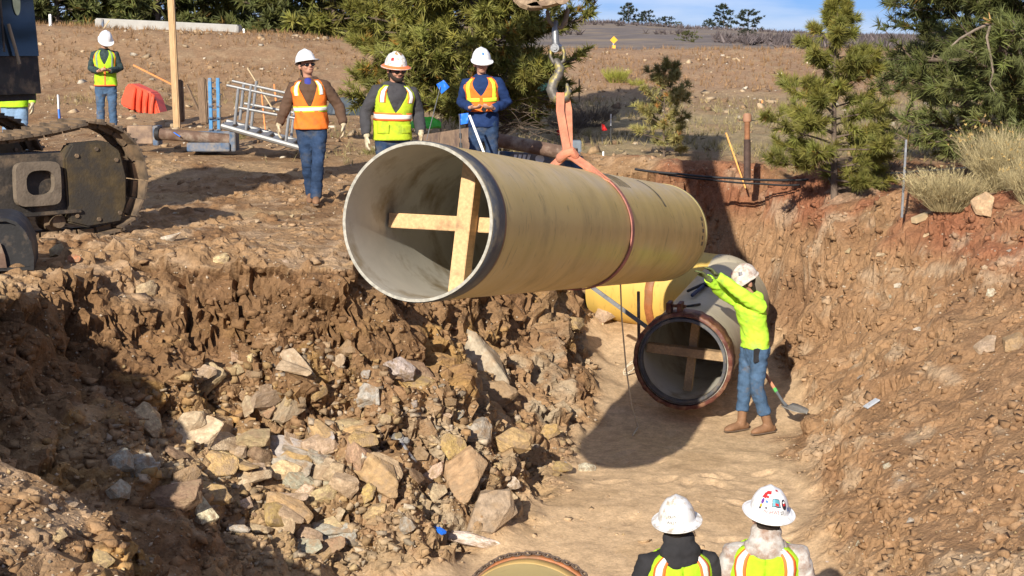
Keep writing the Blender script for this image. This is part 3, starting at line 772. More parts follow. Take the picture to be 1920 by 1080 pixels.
for a in [(900, 692, 140, 84, -40, (.46, .37, .26)), (757, 716, 100, 62, -10, OCH), (690, 742, 50, 60, -60, GRY), (632, 686, 46, 28, 35, TAN), (378, 822, 115, 60, 22, TAN), (222, 868, 46, 62, 60, GRY),
          (266, 884, 62, 34, 22, GRY), (218, 922, 42, 46, 30, GRY), (333, 932, 90, 56, 32, BRN), (388, 932, 78, 52, 30, OCH), (455, 902, 72, 62, 40, TAN), (405, 876, 74, 46, 10, OCH), (664, 850, 62, 56, -20, RED),
          (718, 897, 92, 52, -30, OCH), (880, 897, 84, 78, -50, RED), (912, 966, 92, 70, 20, MAU), (884, 1014, 96, 20, -12, PAL), (848, 842, 56, 38, -25, OCH), (598, 832, 62, 36, 20, TAN), (548, 758, 40, 72, -50, MAU),
          (500, 742, 36, 66, -60, MAU), (560, 852, 112, 26, -26, GRY), (596, 888, 112, 20, -27, GRY), (528, 886, 64, 36, -18, YEL), (1858, 652, 48, 46, 20, TAN), (1896, 646, 42, 46, -20, RED), (1850, 388, 44, 42, 15, (.46, .31, .19)),
          (268, 546, 44, 28, 30, TAN), (932, 738, 50, 62, 60, BRN), (194, 1050, 50, 32, -40, YEL), (1074, 606, 34, 48, -40, OCH), (440, 870, 60, 40, 15, YEL), (480, 850, 50, 34, -30, BRN), (600, 930, 54, 30, 15, YEL), (640, 905, 60, 34, -35, TAN),
          (560, 915, 64, 22, -25, GRY), (700, 960, 40, 24, 10, YEL), (760, 985, 34, 26, 30, GRY), (640, 975, 70, 30, 8, TAN), (585, 1035, 60, 36, -20, GRY), (530, 985, 46, 34, 10, TAN), (450, 1000, 44, 30, 20, GRY), (470, 820, 62, 34, -10, TAN),
          (330, 860, 50, 30, 20, BRN), (650, 655, 36, 30, 10, BRN), (1130, 590, 40, 44, 10, TAN), (1050, 880, 40, 24, 30, OCH), (960, 905, 30, 20, 10, PAL), (820, 930, 40, 36, -20, TAN), (780, 900, 36, 40, 30, BRN), (800, 800, 44, 30, -10, BRN),
          (1100, 880, 30, 22, 10, PAL), (325, 452, 44, 12, 5, PAL), (105, 470, 30, 24, 0, TAN), (410, 488, 32, 22, 10, YEL), (140, 485, 26, 12, 0, (.5, .2, .12)), (340, 930, 40, 24, 0, BRN)]:
    rock_at(*a, HERO, face=a[2] > 70)
def scatter(n, x0, x1, y0, y1, s0, s1, cols, ok=None, meshes=PLAINR, pw=2.0):
    k = 0; tries = 0
    while k < n and tries < n * 12:
        tries += 1
        px, py = rr.uniform(x0, x1), rr.uniform(y0, y1)
        if ok and not ok(px, py): continue
        w = s0 + (s1 - s0) * rr.random() ** pw
        if rock_at(px, py, w, w * rr.uniform(.4, .9), rr.uniform(-60, 60), rr.choice(cols), meshes, face=rr.random() < .4): k += 1
MIXC = [TAN, TAN, OCH, BRN, GRY, YEL, TAN, RED, PAL, BRN]
def pile(px, py):        # the rubble tongue below the left face
    return py > 560 + abs(px - 560) * .38 + 60 and py < 1075 and px < 1120 - max(0, py - 860) * 2.2 and px > 190 + max(0, py - 850) * 1.4
scatter(34, 200, 1120, 640, 1075, 30, 70, [TAN, TAN, OCH, BRN, TAN, PAL, GRY], pile, HERO, 1.5)
scatter(60, 200, 1120, 640, 1075, 14, 36, MIXC, pile)
SLAB = [hull_mesh('rock', rr, f, 16, True) for f in (.14, .18, .22, .16)]
def stack(px, py, n, w, ang, cols, step=13):
    # parallel beds of one broken outcrop
    a = math.radians(ang - 90)
    for k in range(n):
        rock_at(px + math.cos(a) * step * k + rr.uniform(-6, 6), py - math.sin(a) * step * k, w * rr.uniform(.7, 1.1), w * rr.uniform(.35, .5), ang + rr.uniform(-7, 7), rr.choice(cols), SLAB, face=False)
for a in [(400, 805, 3, 105, 20, [TAN, TAN, OCH]), (330, 900, 4, 92, 30, [BRN, TAN, OCH]), (440, 880, 3, 90, 32, [TAN, OCH]), (250, 870, 3, 66, 28, [GRY, GRY, TAN]), (560, 840, 4, 105, -26, [GRY, TAN, TAN]), (610, 870, 3, 96, -28, [TAN, GRY]), (540, 940, 3, 80, -20, [TAN, PAL, OCH]),
          (500, 745, 3, 66, -55, [MAU, MAU, TAN]), (660, 800, 3, 70, 15, [TAN, OCH]), (720, 880, 2, 92, -30, [OCH, TAN]), (620, 985, 3, 76, 10, [TAN, GRY]), (880, 880, 2, 84, -45, [TAN, RED]), (770, 700, 2, 90, -15, [OCH, BRN]), (560, 690, 2, 70, -50, [TAN, OCH]), (380, 700, 2, 70, 20, [TAN, BRN])]: stack(*a)

scatter(30, 0, 640, 300, 500, 8, 20, [TAN, PAL, BRN, TAN])
scatter(36, 1480, 1920, 430, 1080, 8, 24, [TAN, PAL, TAN, RED, GRY], lambda x, y_: x > 1480 + max(0, 850 - y_) * .25)
scatter(20, 0, 330, 900, 1080, 12, 40, [TAN, BRN, BRN, YEL])

# clods and grit too small to pick apart
def ico(sub=1):
    bm = bmesh.new(); bmesh.ops.create_icosphere(bm, subdivisions=sub, radius=1)
    v = np.array([q.co[:] for q in bm.verts]); f = np.array([[q.index for q in t.verts] for t in bm.faces]); bm.free(); return v, f
ICO1 = ico(1); OCT = (np.array([(1, 0, 0), (0, 1, 0), (-1, 0, 0), (0, -1, 0), (0, 0, 1), (0, 0, -1)], float), np.array([(0, 1, 4), (1, 2, 4), (2, 3, 4), (3, 0, 4), (1, 0, 5), (2, 1, 5), (3, 2, 5), (0, 3, 5)]))
CUBE = (np.array([(x, y_, z) for x in (-.8, .8) for y_ in (-.65, .65) for z in (-.6, .6)], float), np.array([(0, 1, 3), (0, 3, 2), (4, 6, 7), (4, 7, 5), (0, 4, 5), (0, 5, 1), (2, 3, 7), (2, 7, 6), (0, 2, 6), (0, 6, 4), (1, 5, 7), (1, 7, 3)]))
rg = np.random.default_rng(5)
def cloud(name, pts, sizes, cols, tmpl, jit=.35, m=None):
    tv, tf = tmpl; n = len(pts); k = len(tv)
    V = tv[None] * (1 + rg.uniform(-jit, jit, (n, k, 1)))
    V = V * sizes[:, None, None] * rg.uniform(.6, 1.25, (n, 1, 3)) * np.array([1, 1, .75])
    a = rg.uniform(0, 2 * PI, n); ca, sa = np.cos(a)[:, None], np.sin(a)[:, None]
    b_ = rg.uniform(-.8, .8, n); cb, sb = np.cos(b_)[:, None], np.sin(b_)[:, None]
    x, y_, z = V[..., 0], V[..., 1], V[..., 2]
    y2, z2 = y_ * cb - z * sb, y_ * sb + z * cb
    V = np.stack([x * ca - y2 * sa, x * sa + y2 * ca, z2], -1) + pts[:, None, :]
    Fq = (tf[None] + (np.arange(n) * k)[:, None, None]).reshape(-1, 3)
    me = np_mesh(name, V.reshape(-1, 3), Fq); np_color(me, 'tone', np.repeat(cols, k, 0))
    o = link_mesh(name, me, m or M_stone); return o
def surf_pts(n, ok):
    """random points of the ground, uniform over the survey picture so that near ground gets more"""
    out = []; cols = []; nz = []
    t = 0
    while len(out) < n and t < n * 6:
        t += 1
        px, py = rr.uniform(-80, 2000), rr.uniform(230, 1090)
        if not ok(px, py): continue
        d = ray(px, py).normalized()
        loc, nn, i, dist = BVH.ray_cast(CAMP, d, 60)
        if loc is None or loc.y > 30: continue
        vi = quads[i][0]
        if sand[vi] > .5 and rr.random() > .06: continue
        out.append((loc.x, loc.y, loc.z)); cols.append(C[vi]); nz.append(dist)
    return np.array(out), np.array(cols), np.array(nz)
pt, cl, ds = surf_pts(12500, lambda x, y_: True)
kp = fbm(pt * 1.8, 3, 55) + .25 * rg.normal(size=len(pt)) > -.05
pt, cl = pt[kp], cl[kp]
sz = .008 + .05 * rg.random(len(pt)) ** 4
o = cloud('dirt_clods', pt + np.array([0, 0, -.1]) * sz[:, None], sz, cl * rg.uniform(.75, 1.15, (len(pt), 1)), CUBE, jit=.45); tag(o, 'brown dirt clods lying over the ground and trench sides', 'clods', kind='stuff')
pt, cl, ds = surf_pts(9000, lambda x, y_: True)
kp = fbm(pt * 1.3 + 7, 3, 56) + .3 * rg.normal(size=len(pt)) > -.1
pt, cl = pt[kp], cl[kp]
sz = .005 + .016 * rg.random(len(pt)) ** 2.5
pick = np.array([TAN, PAL, TAN, YEL, GRY, PAL, RED])[rg.integers(0, 7, len(pt))]
o = cloud('loose_gravel', pt + np.array([0, 0, .3]) * sz[:, None], sz, (pick * .6 + cl * .5) * rg.uniform(.6, 1.05, (len(pt), 1)), OCT); tag(o, 'pale gravel and stone chips scattered over the dug soil', 'gravel', kind='stuff')
pt, cl, ds = surf_pts(2400, pile)
sz = .010 + .04 * rg.random(len(pt)) ** 3
pick = np.array([TAN, OCH, TAN, YEL, GRY, BRN, RED, PAL])[rg.integers(0, 8, len(pt))]
o = cloud('rock_rubble', pt + np.array([0, 0, .2]) * sz[:, None], sz, (pick * .45 + cl * .5) * rg.uniform(.6, 1.1, (len(pt), 1)), CUBE, jit=.45); tag(o, 'broken rock rubble heaped at the foot of the left face', 'rubble', kind='stuff')

def bank_pts(n):
    out = []
    for k in range(n):
        yy = 25 + 19 * rr.random(); xx = rr.uniform(-.36, .36) * yy
        if xx > -3 and yy < 33 and rr.random() < .7: continue
        loc, nn, i, t = BVH.ray_cast(Vector((xx, yy, 30)), Vector((0, 0, -1)), 100)
        if loc is not None: out.append(loc[:])
    return np.array(out)
pt = bank_pts(5200); kp = fbm(pt * .6, 3, 66) + .3 * rg.normal(size=len(pt)) > -.05; pt = pt[kp]
sz = .018 + .085 * rg.random(len(pt)) ** 4
pick = np.array([TAN, PAL, BRN, TAN, RED, BRN, TAN])[rg.integers(0, 7, len(pt))]
o = cloud('bank_stones', pt + np.array([0, 0, .15]) * sz[:, None], sz, pick * rg.uniform(.6, 1.0, (len(pt), 1)), CUBE, jit=.45); tag(o, 'small stones and clods strewn over the bank beyond the ledge', 'stones', kind='stuff')

pt, cl, ds = surf_pts(2600, lambda x, y_: x > 1420 and y_ > 340)
kp = fbm(pt * 2.2 + 3, 3, 57) + .3 * rg.normal(size=len(pt)) > -.1; pt, cl = pt[kp], cl[kp]
sz = .008 + .05 * rg.random(len(pt)) ** 3
o = cloud('crumbled_soil', pt - np.array([0, 0, .2]) * sz[:, None], sz, cl * rg.uniform(.7, 1.2, (len(pt), 1)), CUBE, jit=.45); tag(o, 'crumbled brown soil lumps over the right trench side', 'soil', kind='stuff')
# ------------------------------------------------------------------ people
def fabric(name, col, var=.16, scale=7, bump=.6, bscale=13, rough=.85, **k): return mat(name, col, rough=rough, var=var, scale=scale, bump=bump, bscale=bscale, spec=.2, **k)
def hue(m, col): return m
M_skin = mat('skin', (.52, .29, .20), rough=.55, var=.12, scale=20, bump=.05)
M_skin_d = mat('sunburnt_skin', (.46, .235, .155), rough=.55, var=.12, scale=20, bump=.05)
M_jean = fabric('blue_denim', (.062, .112, .19), var=.35, scale=9, dirt=(.16, .13, .10), dirt_amt=.2, dirt_scale=5)
M_jean_d = fabric('dark_denim', (.026, .050, .105), var=.4, scale=9, dirt=(.085, .09, .10), dirt_amt=.25, dirt_scale=4)
M_jean_l = fabric('pale_denim', (.20, .31, .46), var=.25, scale=9)
M_lime = fabric('lime_vest', (.40, .66, .025), var=.14, dirt=(.26, .34, .04), dirt_amt=.22, dirt_scale=5)
M_lime2 = fabric('lime_sweatshirt', (.50, .88, .06), var=.12, dirt=(.36, .50, .10), dirt_amt=.2, dirt_scale=6)
M_yel = fabric('yellow_green_vest', (.47, .60, .03), var=.14, dirt=(.26, .34, .04), dirt_amt=.22, dirt_scale=5)
M_orv = fabric('orange_vest', (.88, .20, .03), var=.14, dirt=(.62, .15, .04), dirt_amt=.22, dirt_scale=5)
M_silver = mat('silver_reflective_tape', (.78, .76, .70), rough=.4, var=.12, scale=20, bump=.05)
M_ortape = mat('orange_tape', (.90, .17, .03), rough=.6, var=.08, bump=0)
M_limetape = mat('lime_tape', (.66, .90, .05), rough=.5, var=.08, bump=0)
M_greytape = mat('grey_tape', (.22, .26, .22), rough=.5, var=.15, bump=0)
M_brown = fabric('brown_duck_canvas', (.105, .062, .040), var=.22)
M_char = fabric('charcoal_fleece', (.058, .056, .060), var=.22)
M_blackf = fabric('black_fleece', (.030, .029, .031), var=.25)
M_navy = fabric('navy_jacket', (.014, .034, .11), var=.2)
M_blueshirt = fabric('blue_shirt', (.05, .06, .30), var=.15)
M_plaid = fabric('dark_plaid', (.035, .055, .055), var=.55, scale=24)
M_camo = fabric('pale_camouflage', (.50, .47, .43), var=.35, scale=14, dirt=(.30, .20, .15), dirt_amt=.5, dirt_scale=13)
M_boot = mat('tan_leather', (.235, .125, .065), rough=.7, var=.25, scale=12, bump=.2)
M_bootb = mat('brown_leather', (.16, .085, .045), rough=.65, var=.3, scale=14, bump=.25)
M_sole = mat('boot_sole', (.13, .09, .06), rough=.8, var=.2, bump=.1)
M_glove = fabric('cream_work_glove', (.60, .52, .36), var=.25, scale=18, dirt=(.34, .25, .15), dirt_amt=.4, dirt_scale=14)
M_gloveg = fabric('grey_green_glove', (.12, .14, .06), var=.3, scale=18)
M_hat = mat('white_hard_hat', (.80, .80, .80), rough=.32, var=.05, scale=6, bump=0, dirt=(.55, .52, .46), dirt_amt=.18, dirt_scale=14)
M_hat_d = mat('scuffed_hard_hat', (.76, .75, .73), rough=.35, var=.07, scale=8, bump=0, dirt=(.42, .34, .24), dirt_amt=.34, dirt_scale=16)
M_hat_b = mat('beige_hard_hat', (.60, .53, .46), rough=.45, var=.22, scale=26, bump=0, dirt=(.38, .28, .22), dirt_amt=.4, dirt_scale=22)
M_obrim = mat('orange_brim', (.85, .20, .06), rough=.4, var=.06, bump=0)
M_glass_b = mat('black_sunglasses', (.008, .008, .010), rough=.12, var=.1, bump=0, spec=.7)
M_hair = mat('dark_hair', (.030, .020, .014), rough=.8, var=.3, scale=60, bump=.3, bscale=140)
M_phone = mat('black_phone', (.012, .012, .014), rough=.25, var=.1, bump=0)
M_lip = mat('lips', (.30, .12, .09), rough=.5, var=.05, bump=0)
M_eyew = mat('eye_dark', (.03, .02, .018), rough=.2, var=.05, bump=0)
M_redst = mat('red_sticker', (.55, .03, .03), rough=.4, var=.1, bump=0); M_tealst = mat('teal_sticker', (.10, .33, .40), rough=.4, var=.2, bump=0)
M_blst = mat('black_sticker', (.03, .025, .04), rough=.4, var=.2, bump=0); M_purst = mat('purple_sticker', (.16, .06, .30), rough=.4, var=.2, bump=0)
M_yelst = mat('yellow_sticker', (.75, .45, .05), rough=.4, var=.2, bump=0); M_blust = mat('blue_sticker', (.08, .20, .45), rough=.4, var=.2, bump=0)

def remeshed(mb, voxel, smooth=4, wrinkle=0.0, seed=0, wscale=(9, 9, 13)):
    me = mb.mesh('tmp'); o = bpy.data.objects.new('tmp', me); COL.objects.link(o)
    m = o.modifiers.new('r', 'REMESH'); m.mode = 'VOXEL'; m.voxel_size = voxel
    if smooth: q = o.modifiers.new('s', 'SMOOTH'); q.iterations = smooth; q.factor = .5
    dg = bpy.context.evaluated_depsgraph_get()
    out = bpy.data.meshes.new_from_object(o.evaluated_get(dg))
    bpy.data.objects.remove(o); bpy.data.meshes.remove(me)
    n = len(out.vertices)
    if wrinkle and n:
        co = np.empty(n * 3, np.float32); out.vertices.foreach_get('co', co); co = co.reshape(-1, 3).astype(float)
        no = np.empty(n * 3, np.float32); out.vertices.foreach_get('normal', no); no = no.reshape(-1, 3)
        f = fbm(co * np.array(wscale) + seed * 3.1, 3, seed); rid = 1 - 2 * np.abs(fbm(co * np.array([7, 7, 17]) + co[:, [2, 0, 1]] * 5 + seed, 2, seed + 5))
        co = co + no * (wrinkle * (f * .8 + rid * .6))[:, None]
        out.vertices.foreach_set('co', co.astype(np.float32).ravel()); out.update()
    out.polygons.foreach_set('use_smooth', np.ones(len(out.polygons), bool))
    return out

TZ = [.86, .95, 1.05, 1.15, 1.26, 1.36, 1.42, 1.462, 1.495]
TRX = [.172, .170, .166, .166, .178, .188, .175, .135, .085]
TRY = [.122, .122, .118, .118, .124, .126, .112, .092, .075]
TCY = [.0, .0, .0, .0, .0, .005, .012, .018, .022]
def torso_pt(th, z, off=0.0, bulk=1.0):
    """th 0 = breast bone, positive to the wearer's left"""
    rx = np.interp(z, TZ, TRX) * bulk + off; ry = np.interp(z, TZ, TRY) * bulk + off; cy = np.interp(z, TZ, TCY)
    s, c = math.sin(th), math.cos(th)
    return Vector((rx * math.copysign(abs(s) ** .82, s), cy - ry * math.copysign(abs(c) ** .82, c), z))

class Person:
    def __init__(s, x, y, label, rz=0.0, z=None, height=1.78, lean=(0, 0), head=(0, 0, 0), bulk=1.05, wide=None, skin=None):
        gz = gz_at(x, y) if z is None else z
        s.e = thing('person', (x, y, gz), label, 'person', rz=math.radians(rz), scale=height / 1.78)
        s.lean = lean; s.bulk = bulk; s.skin = skin or M_skin
        s.hm = Matrix.Translation((0, .01, 1.53)) @ Matrix.Rotation(math.radians(head[0]), 4, 'Z') @ Matrix.Rotation(math.radians(head[1]), 4, 'X') @ Matrix.Rotation(math.radians(head[2]), 4, 'Y') @ Matrix.Scale(1.13, 4) @ Matrix.Translation((0, -.01, -1.545))
        s.legs = {1: dict(hip=(.092, 0, .91), knee=(.105, -.02, .50), ank=(.112, .015, .09), toe=(.03, -1)), -1: dict(hip=(-.092, 0, .91), knee=(-.105, -.02, .50), ank=(-.112, .015, .09), toe=(-.03, -1))}
        s.arms = {1: dict(el=(.265, .03, 1.17), wr=(.285, -.05, .93), hd=(.02, -.10, -1), pn=(-1, 0, 0)), -1: dict(el=(-.265, .03, 1.17), wr=(-.285, -.05, .93), hd=(-.02, -.10, -1), pn=(1, 0, 0))}
        s.seed = int(abs(x * 13 + y * 7)) % 50
    def B(s, p):
        """bend of the spine: everything above the hips leans"""
        p = Vector(p); t = min(max((p.z - .92) / .45, 0), 1)
        fx, sd = math.radians(s.lean[0]) * t, math.radians(s.lean[1]) * t
        q = p - Vector((0, 0, .92))
        q = Matrix.Rotation(fx, 3, 'X') @ Matrix.Rotation(sd, 3, 'Y') @ q
        return q + Vector((0, 0, .92))
    def HD(s, p): return s.B(s.hm @ Vector(p))
    def bend_mb(s, mb, head=False):
        mb.v = [tuple((s.HD if head else s.B)(v)) for v in mb.v]; return mb
    def put(s, name, me, m, parent=None):
        return link_mesh(name, me, m, parent or s.e)
    # ---- hands
    def hand(s, mb, side, extra=0.0, curl=.5):
        a = s.arms[side]; w = Vector(a['wr']); d = Vector(a['hd']).normalized(); pn = Vector(a['pn']); pn = (pn - d * pn.dot(d)).normalized(); x = d.cross(pn)
        fwd = x if (x.dot(Vector((0, -1, 0))) > 0 or abs(x.y) < .2 and x.dot(Vector((0, 0, 1))) > 0) else -x       # thumb side
        cur = a.get('curl', curl)
        mb.tube([w - d * .03, w + d * .02, w + d * .06, w + d * .092], [(.026 + extra, .022 + extra), (.033 + extra, .019 + extra), (.040 + extra, .017 + extra), (.038 + extra, .014 + extra)], 12, round_caps=True, ref=pn.cross(d).cross(d) * -1)
        for k, ln in zip((-1.5, -.5, .5, 1.5), (.062, .076, .080, .070)):
            b0 = w + d * .088 + fwd * (k * .0215)
            d1 = (d + fwd * (k * .06) + pn * (.25 * cur)).normalized(); d2 = (d + pn * (1.3 * cur)).normalized(); d3 = (d * .4 + pn * (2.2 * cur) + d * (1 - cur)).normalized()
            p1 = b0 + d1 * ln * .45; p2 = p1 + d2 * ln * .33; p3 = p2 + d3 * ln * .27
            mb.tube([b0 - d * .015, b0, p1, p2, p3], [.0098 + extra, .0098 + extra, .0092 + extra, .0086 + extra, .0075 + extra], 8, round_caps=True)
        t0 = w + d * .028 + fwd * .026; t1 = t0 + (d * .6 + fwd * .75 + pn * .25).normalized() * .04; t2 = t1 + (d * .9 + fwd * .25 + pn * .3).normalized() * .032
        mb.tube([t0 - fwd * .012, t0, t1, t2], [.014 + extra, .0135 + extra, .0112 + extra, .009 + extra], 8, round_caps=True)
    def body(s, bare=True, beard=None, stubble=False):
        mb = MB()
        for c, r in [((0, .012, 1.675), (.074, .094, .098)), ((0, -.028, 1.632), (.060, .062, .075)), ((0, -.045, 1.587), (.043, .045, .032)), ((0, -.072, 1.668), (.050, .025, .018)),
                     ((0, -.1, 1.632), (.014, .018, .013)), ((0, -.094, 1.652), (.010, .015, .026)), ((.036, -.068, 1.624), (.022, .02, .018)), ((-.036, -.068, 1.624), (.022, .02, .018)), ((0, -.085, 1.597), (.024, .010, .010)),
                     ((.078, .018, 1.645), (.010, .022, .032)), ((-.078, .018, 1.645), (.010, .022, .032))]: mb.ell(c, r)
        s.bend_mb(mb, True)
        b2 = MB(); b2.tube([(0, .03, 1.40), (0, .025, 1.50)], [.065, .057], 14); s.bend_mb(b2)
        b2.tube([s.B((0, .025, 1.49)), s.HD((0, .012, 1.60))], [.057, .055], 14)
        t = MB()
        t.tube([(0, 0, .88), (0, 0, 1.0), (0, 0, 1.2), (0, 0, 1.36), (0, .015, 1.44)], [(.12, .09), (.12, .085), (.13, .09), (.14, .09), (.10, .07)], 16, ref=(0, 1, 0), round_caps=True); s.bend_mb(t)
        for q in (b2, t): mb.add(q.v, q.f)
        for sd in (1, -1):
            a = s.arms[sd]; sh = s.B((.17 * sd, .01, 1.415)); mb.tube([s.B((.06 * sd, 0, 1.40)), sh, a['el'], a['wr']], [.05, .05, .036, .026], 10, round_caps=True)
            l = s.legs[sd]; mb.tube([(.05 * sd, 0, .93), l['hip'], l['knee'], l['ank']], [.075, .075, .045, .034], 10, round_caps=True)
            if bare: s.hand(mb, sd)
            else: s.hand(mb, sd, extra=-.001)
        o = s.put('body', remeshed(mb, .0098, 2), s.skin)
        # eyes and mouth
        for sd in (1, -1):
            m2 = MB(); m2.ell((.031 * sd, -.079, 1.650), (.011, .007, .0055)); s.bend_mb(m2, True); m2.build('eye', M_eyew, s.e, smooth=True, local=True)
        m2 = MB(); m2.ell((0, -.0915, 1.5985), (.021, .006, .0045)); s.bend_mb(m2, True); m2.build('mouth', M_lip, s.e, smooth=True, local=True)
        m2 = MB(); m2.ell((0, .022, 1.672), (.078, .092, .09)); m2.tube([(0, .04, 1.63), (0, .055, 1.58)], [(.066, .05), (.058, .035)], 14, ref=(0, 1, 0), round_caps=True); s.bend_mb(m2, True)
        m2.v = m2.v; hair = m2.build('hair', M_hair, s.e, smooth=True, local=True)
        if beard:
            m2 = MB(); m2.tube([(-.066, -.005, 1.63), (-.056, -.04, 1.59), (-.03, -.078, 1.572), (0, -.088, 1.568), (.03, -.078, 1.572), (.056, -.04, 1.59), (.066, -.005, 1.63)], [(.012, .022)] * 7, 10, round_caps=True)
            m2.ell((0, -.094, 1.612), (.026, .009, .006)); s.bend_mb(m2, True); m2.build('beard', beard, s.e, smooth=True, local=True)
    def glasses(s):
        mb = MB()
        for sd in (1, -1):
            mb.ell((.031 * sd, -.091, 1.648), (.029, .010, .0175)); mb.beam((.055 * sd, -.080, 1.655), (.079 * sd, .01, 1.652), .006, .008)
        mb.beam((-.012, -.098, 1.655), (.012, -.098, 1.655), .006, .008)
        s.bend_mb(mb, True); mb.build('sunglasses', M_glass_b, s.e, smooth=True, local=True)
    def gloves(s, m, sides=(1, -1)):
        for sd in sides:
            mb = MB(); s.hand(mb, sd, extra=.0035)
            a = s.arms[sd]; w = Vector(a['wr']); d = Vector(a['hd']).normalized()
            mb.tube([w - d * .05, w + d * .01], [.037, .034], 12)
            s.put('glove', remeshed(mb, .0078, 1), m)
    def pants(s, m, wid=1.0, cut=0.0):
        mb = MB()
        mb.tube([(0, 0, .80), (0, .005, .87), (0, 0, .95), (0, 0, 1.02)], [(.13, .10), (.168, .118), (.163, .115), (.155, .108)], 20, ref=(0, 1, 0), round_caps=True)
        mb.ell((.075, .05, .88), (.08, .08, .09)); mb.ell((-.075, .05, .88), (.08, .08, .09))
        for sd in (1, -1):
            l = s.legs[sd]; h, k, a = Vector(l['hip']), Vector(l['knee']), Vector(l['ank']); a = a + (k - a).normalized() * cut
            mb.tube([h + Vector((0, 0, .03)), h.lerp(k, .35), h.lerp(k, .75), k, k.lerp(a, .35), k.lerp(a, .75), a + (a - k).normalized() * .02], [.098 * wid, .092 * wid, .079 * wid, .071 * wid, .070 * wid, .066 * wid, .070 * wid], 16, round_caps=False)
        s.put('trousers', remeshed(mb, .0125, 2, .012, s.seed, (8, 8, 15)), m)
    def boots(s, m=None, shaft=.16):
        for sd in (1, -1):
            l = s.legs[sd]; a = Vector(l['ank']); t = Vector((l['toe'][0], l['toe'][1], l.get('pitch', 0))).normalized()
            zf = a.z - .09; f = Vector((a.x, a.y, zf))
            up = (Vector(l['knee']) - a).normalized()
            mb = MB()
            mb.tube([f - t * .065 + Vector((0, 0, .048)), f + Vector((0, 0, .06)), f + t * .08 + Vector((0, 0, .052)), f + t * .165 + Vector((0, 0, .042)), f + t * .195 + Vector((0, 0, .036))], [(.036, .04), (.042, .052), (.046, .046), (.047, .036), (.034, .026)], 14, round_caps=True, ref=(0, 0, 1))
            mb.tube([a - up * .03, a + up * .06, a + up * shaft], [.05, .05, .056], 14)
            o = s.put('boot', remeshed(mb, .013, 2, .002, s.seed), m or M_boot)
            mb = MB(); mb.tube([f - t * .085 + Vector((0, 0, .012)), f + Vector((0, 0, .012)), f + t * .1 + Vector((0, 0, .012)), f + t * .215 + Vector((0, 0, .012))], [(.030, .012), (.040, .012), (.048, .012), (.030, .012)], 14, ref=(0, 0, 1), round_caps=False)
            mb.build('sole', M_sole, o, smooth=True, local=True)
    def jacket(s, m, hem=.90, hood=True, collar=True, sleeve=1.0, name='jacket'):
        mb = MB(); bk = s.bulk
        zs = [hem, .95, 1.05, 1.15, 1.26, 1.36, 1.42, 1.462, 1.49]
        mb.tube([(0, float(np.interp(z, TZ, TCY)), z) for z in zs], [(float(np.interp(z, TZ, TRX)) * bk, float(np.interp(z, TZ, TRY)) * bk) for z in zs], 24, ref=(0, 1, 0), round_caps=False)
        if collar: mb.tube([(0, .022, 1.45), (0, .022, 1.515)], [(.085, .082), (.078, .078)], 18, ref=(0, 1, 0))
        if hood:
            mb.ell((0, .095, 1.455), (.125, .060, .065)); mb.ell((.08, .05, 1.478), (.05, .07, .040)); mb.ell((-.08, .05, 1.478), (.05, .07, .040)); mb.ell((.055, -.035, 1.455), (.035, .06, .032)); mb.ell((-.055, -.035, 1.455), (.035, .06, .032))
        s.bend_mb(mb)
        for sd in (1, -1):
            a = s.arms[sd]; sh = s.B((.172 * sd * bk, .012, 1.405)); el, wr = Vector(a['el']), Vector(a['wr'])
            k = sleeve * (.5 + .5 * bk)
            mb.tube([s.B((.11 * sd, .01, 1.41)), sh, sh.lerp(el, .4), el, el.lerp(wr, .35), el.lerp(wr, .8), wr - (wr - el).normalized() * .012], [.070 * k, .075 * k, .068 * k, .060 * k, .058 * k, .050 * k, .047 * k], 16, round_caps=False)
        return s.put(name, remeshed(mb, .0130, 2, .013, s.seed + 3, (8, 8, 13)), m)
    # ---- vest: a shell over the torso with an open neck and tape
    def shell(s, name, m, th0, th1, z0, z1, off, nt=40, nz=24, keep=None, parent=None, thick=.006):
        vs = []; ok = []
        for j in range(nz + 1):
            z = z0 + (z1 - z0) * j / nz
            for i in range(nt + 1):
                th = th0 + (th1 - th0) * i / nt
                w = off + .006 * math.sin(th * 5 + z * 9 + s.seed) * math.sin(z * 14 + th * 2) + .010 * max(0, (1.05 - z) / .2)
                vs.append(torso_pt(th, z, w, s.bulk))
        fs = []
        for j in range(nz):
            for i in range(nt):
                th = th0 + (th1 - th0) * (i + .5) / nt; z = z0 + (z1 - z0) * (j + .5) / nz
                if keep and not keep(th, z): continue
                a = j * (nt + 1) + i; fs.append((a, a + 1, a + nt + 2, a + nt + 1))
        mb = MB(); mb.add([s.B(v) for v in vs], fs)
        me = mb.mesh(name)
        bm = bmesh.new(); bm.from_mesh(me)
        bmesh.ops.delete(bm, geom=[v for v in bm.verts if not v.link_faces], context='VERTS')
        bmesh.ops.recalc_face_normals(bm, faces=bm.faces)
        cen = s.B((0, 0, 1.1)); tot = sum((f.normal.dot(f.calc_center_median() - cen)) for f in bm.faces)
        if tot < 0: bmesh.ops.reverse_faces(bm, faces=bm.faces)
        bmesh.ops.solidify(bm, geom=list(bm.faces), thickness=thick)
        bm.to_mesh(me); bm.free()
        me.polygons.foreach_set('use_smooth', np.ones(len(me.polygons), bool))
        return link_mesh(name, me, m, parent or s.e)
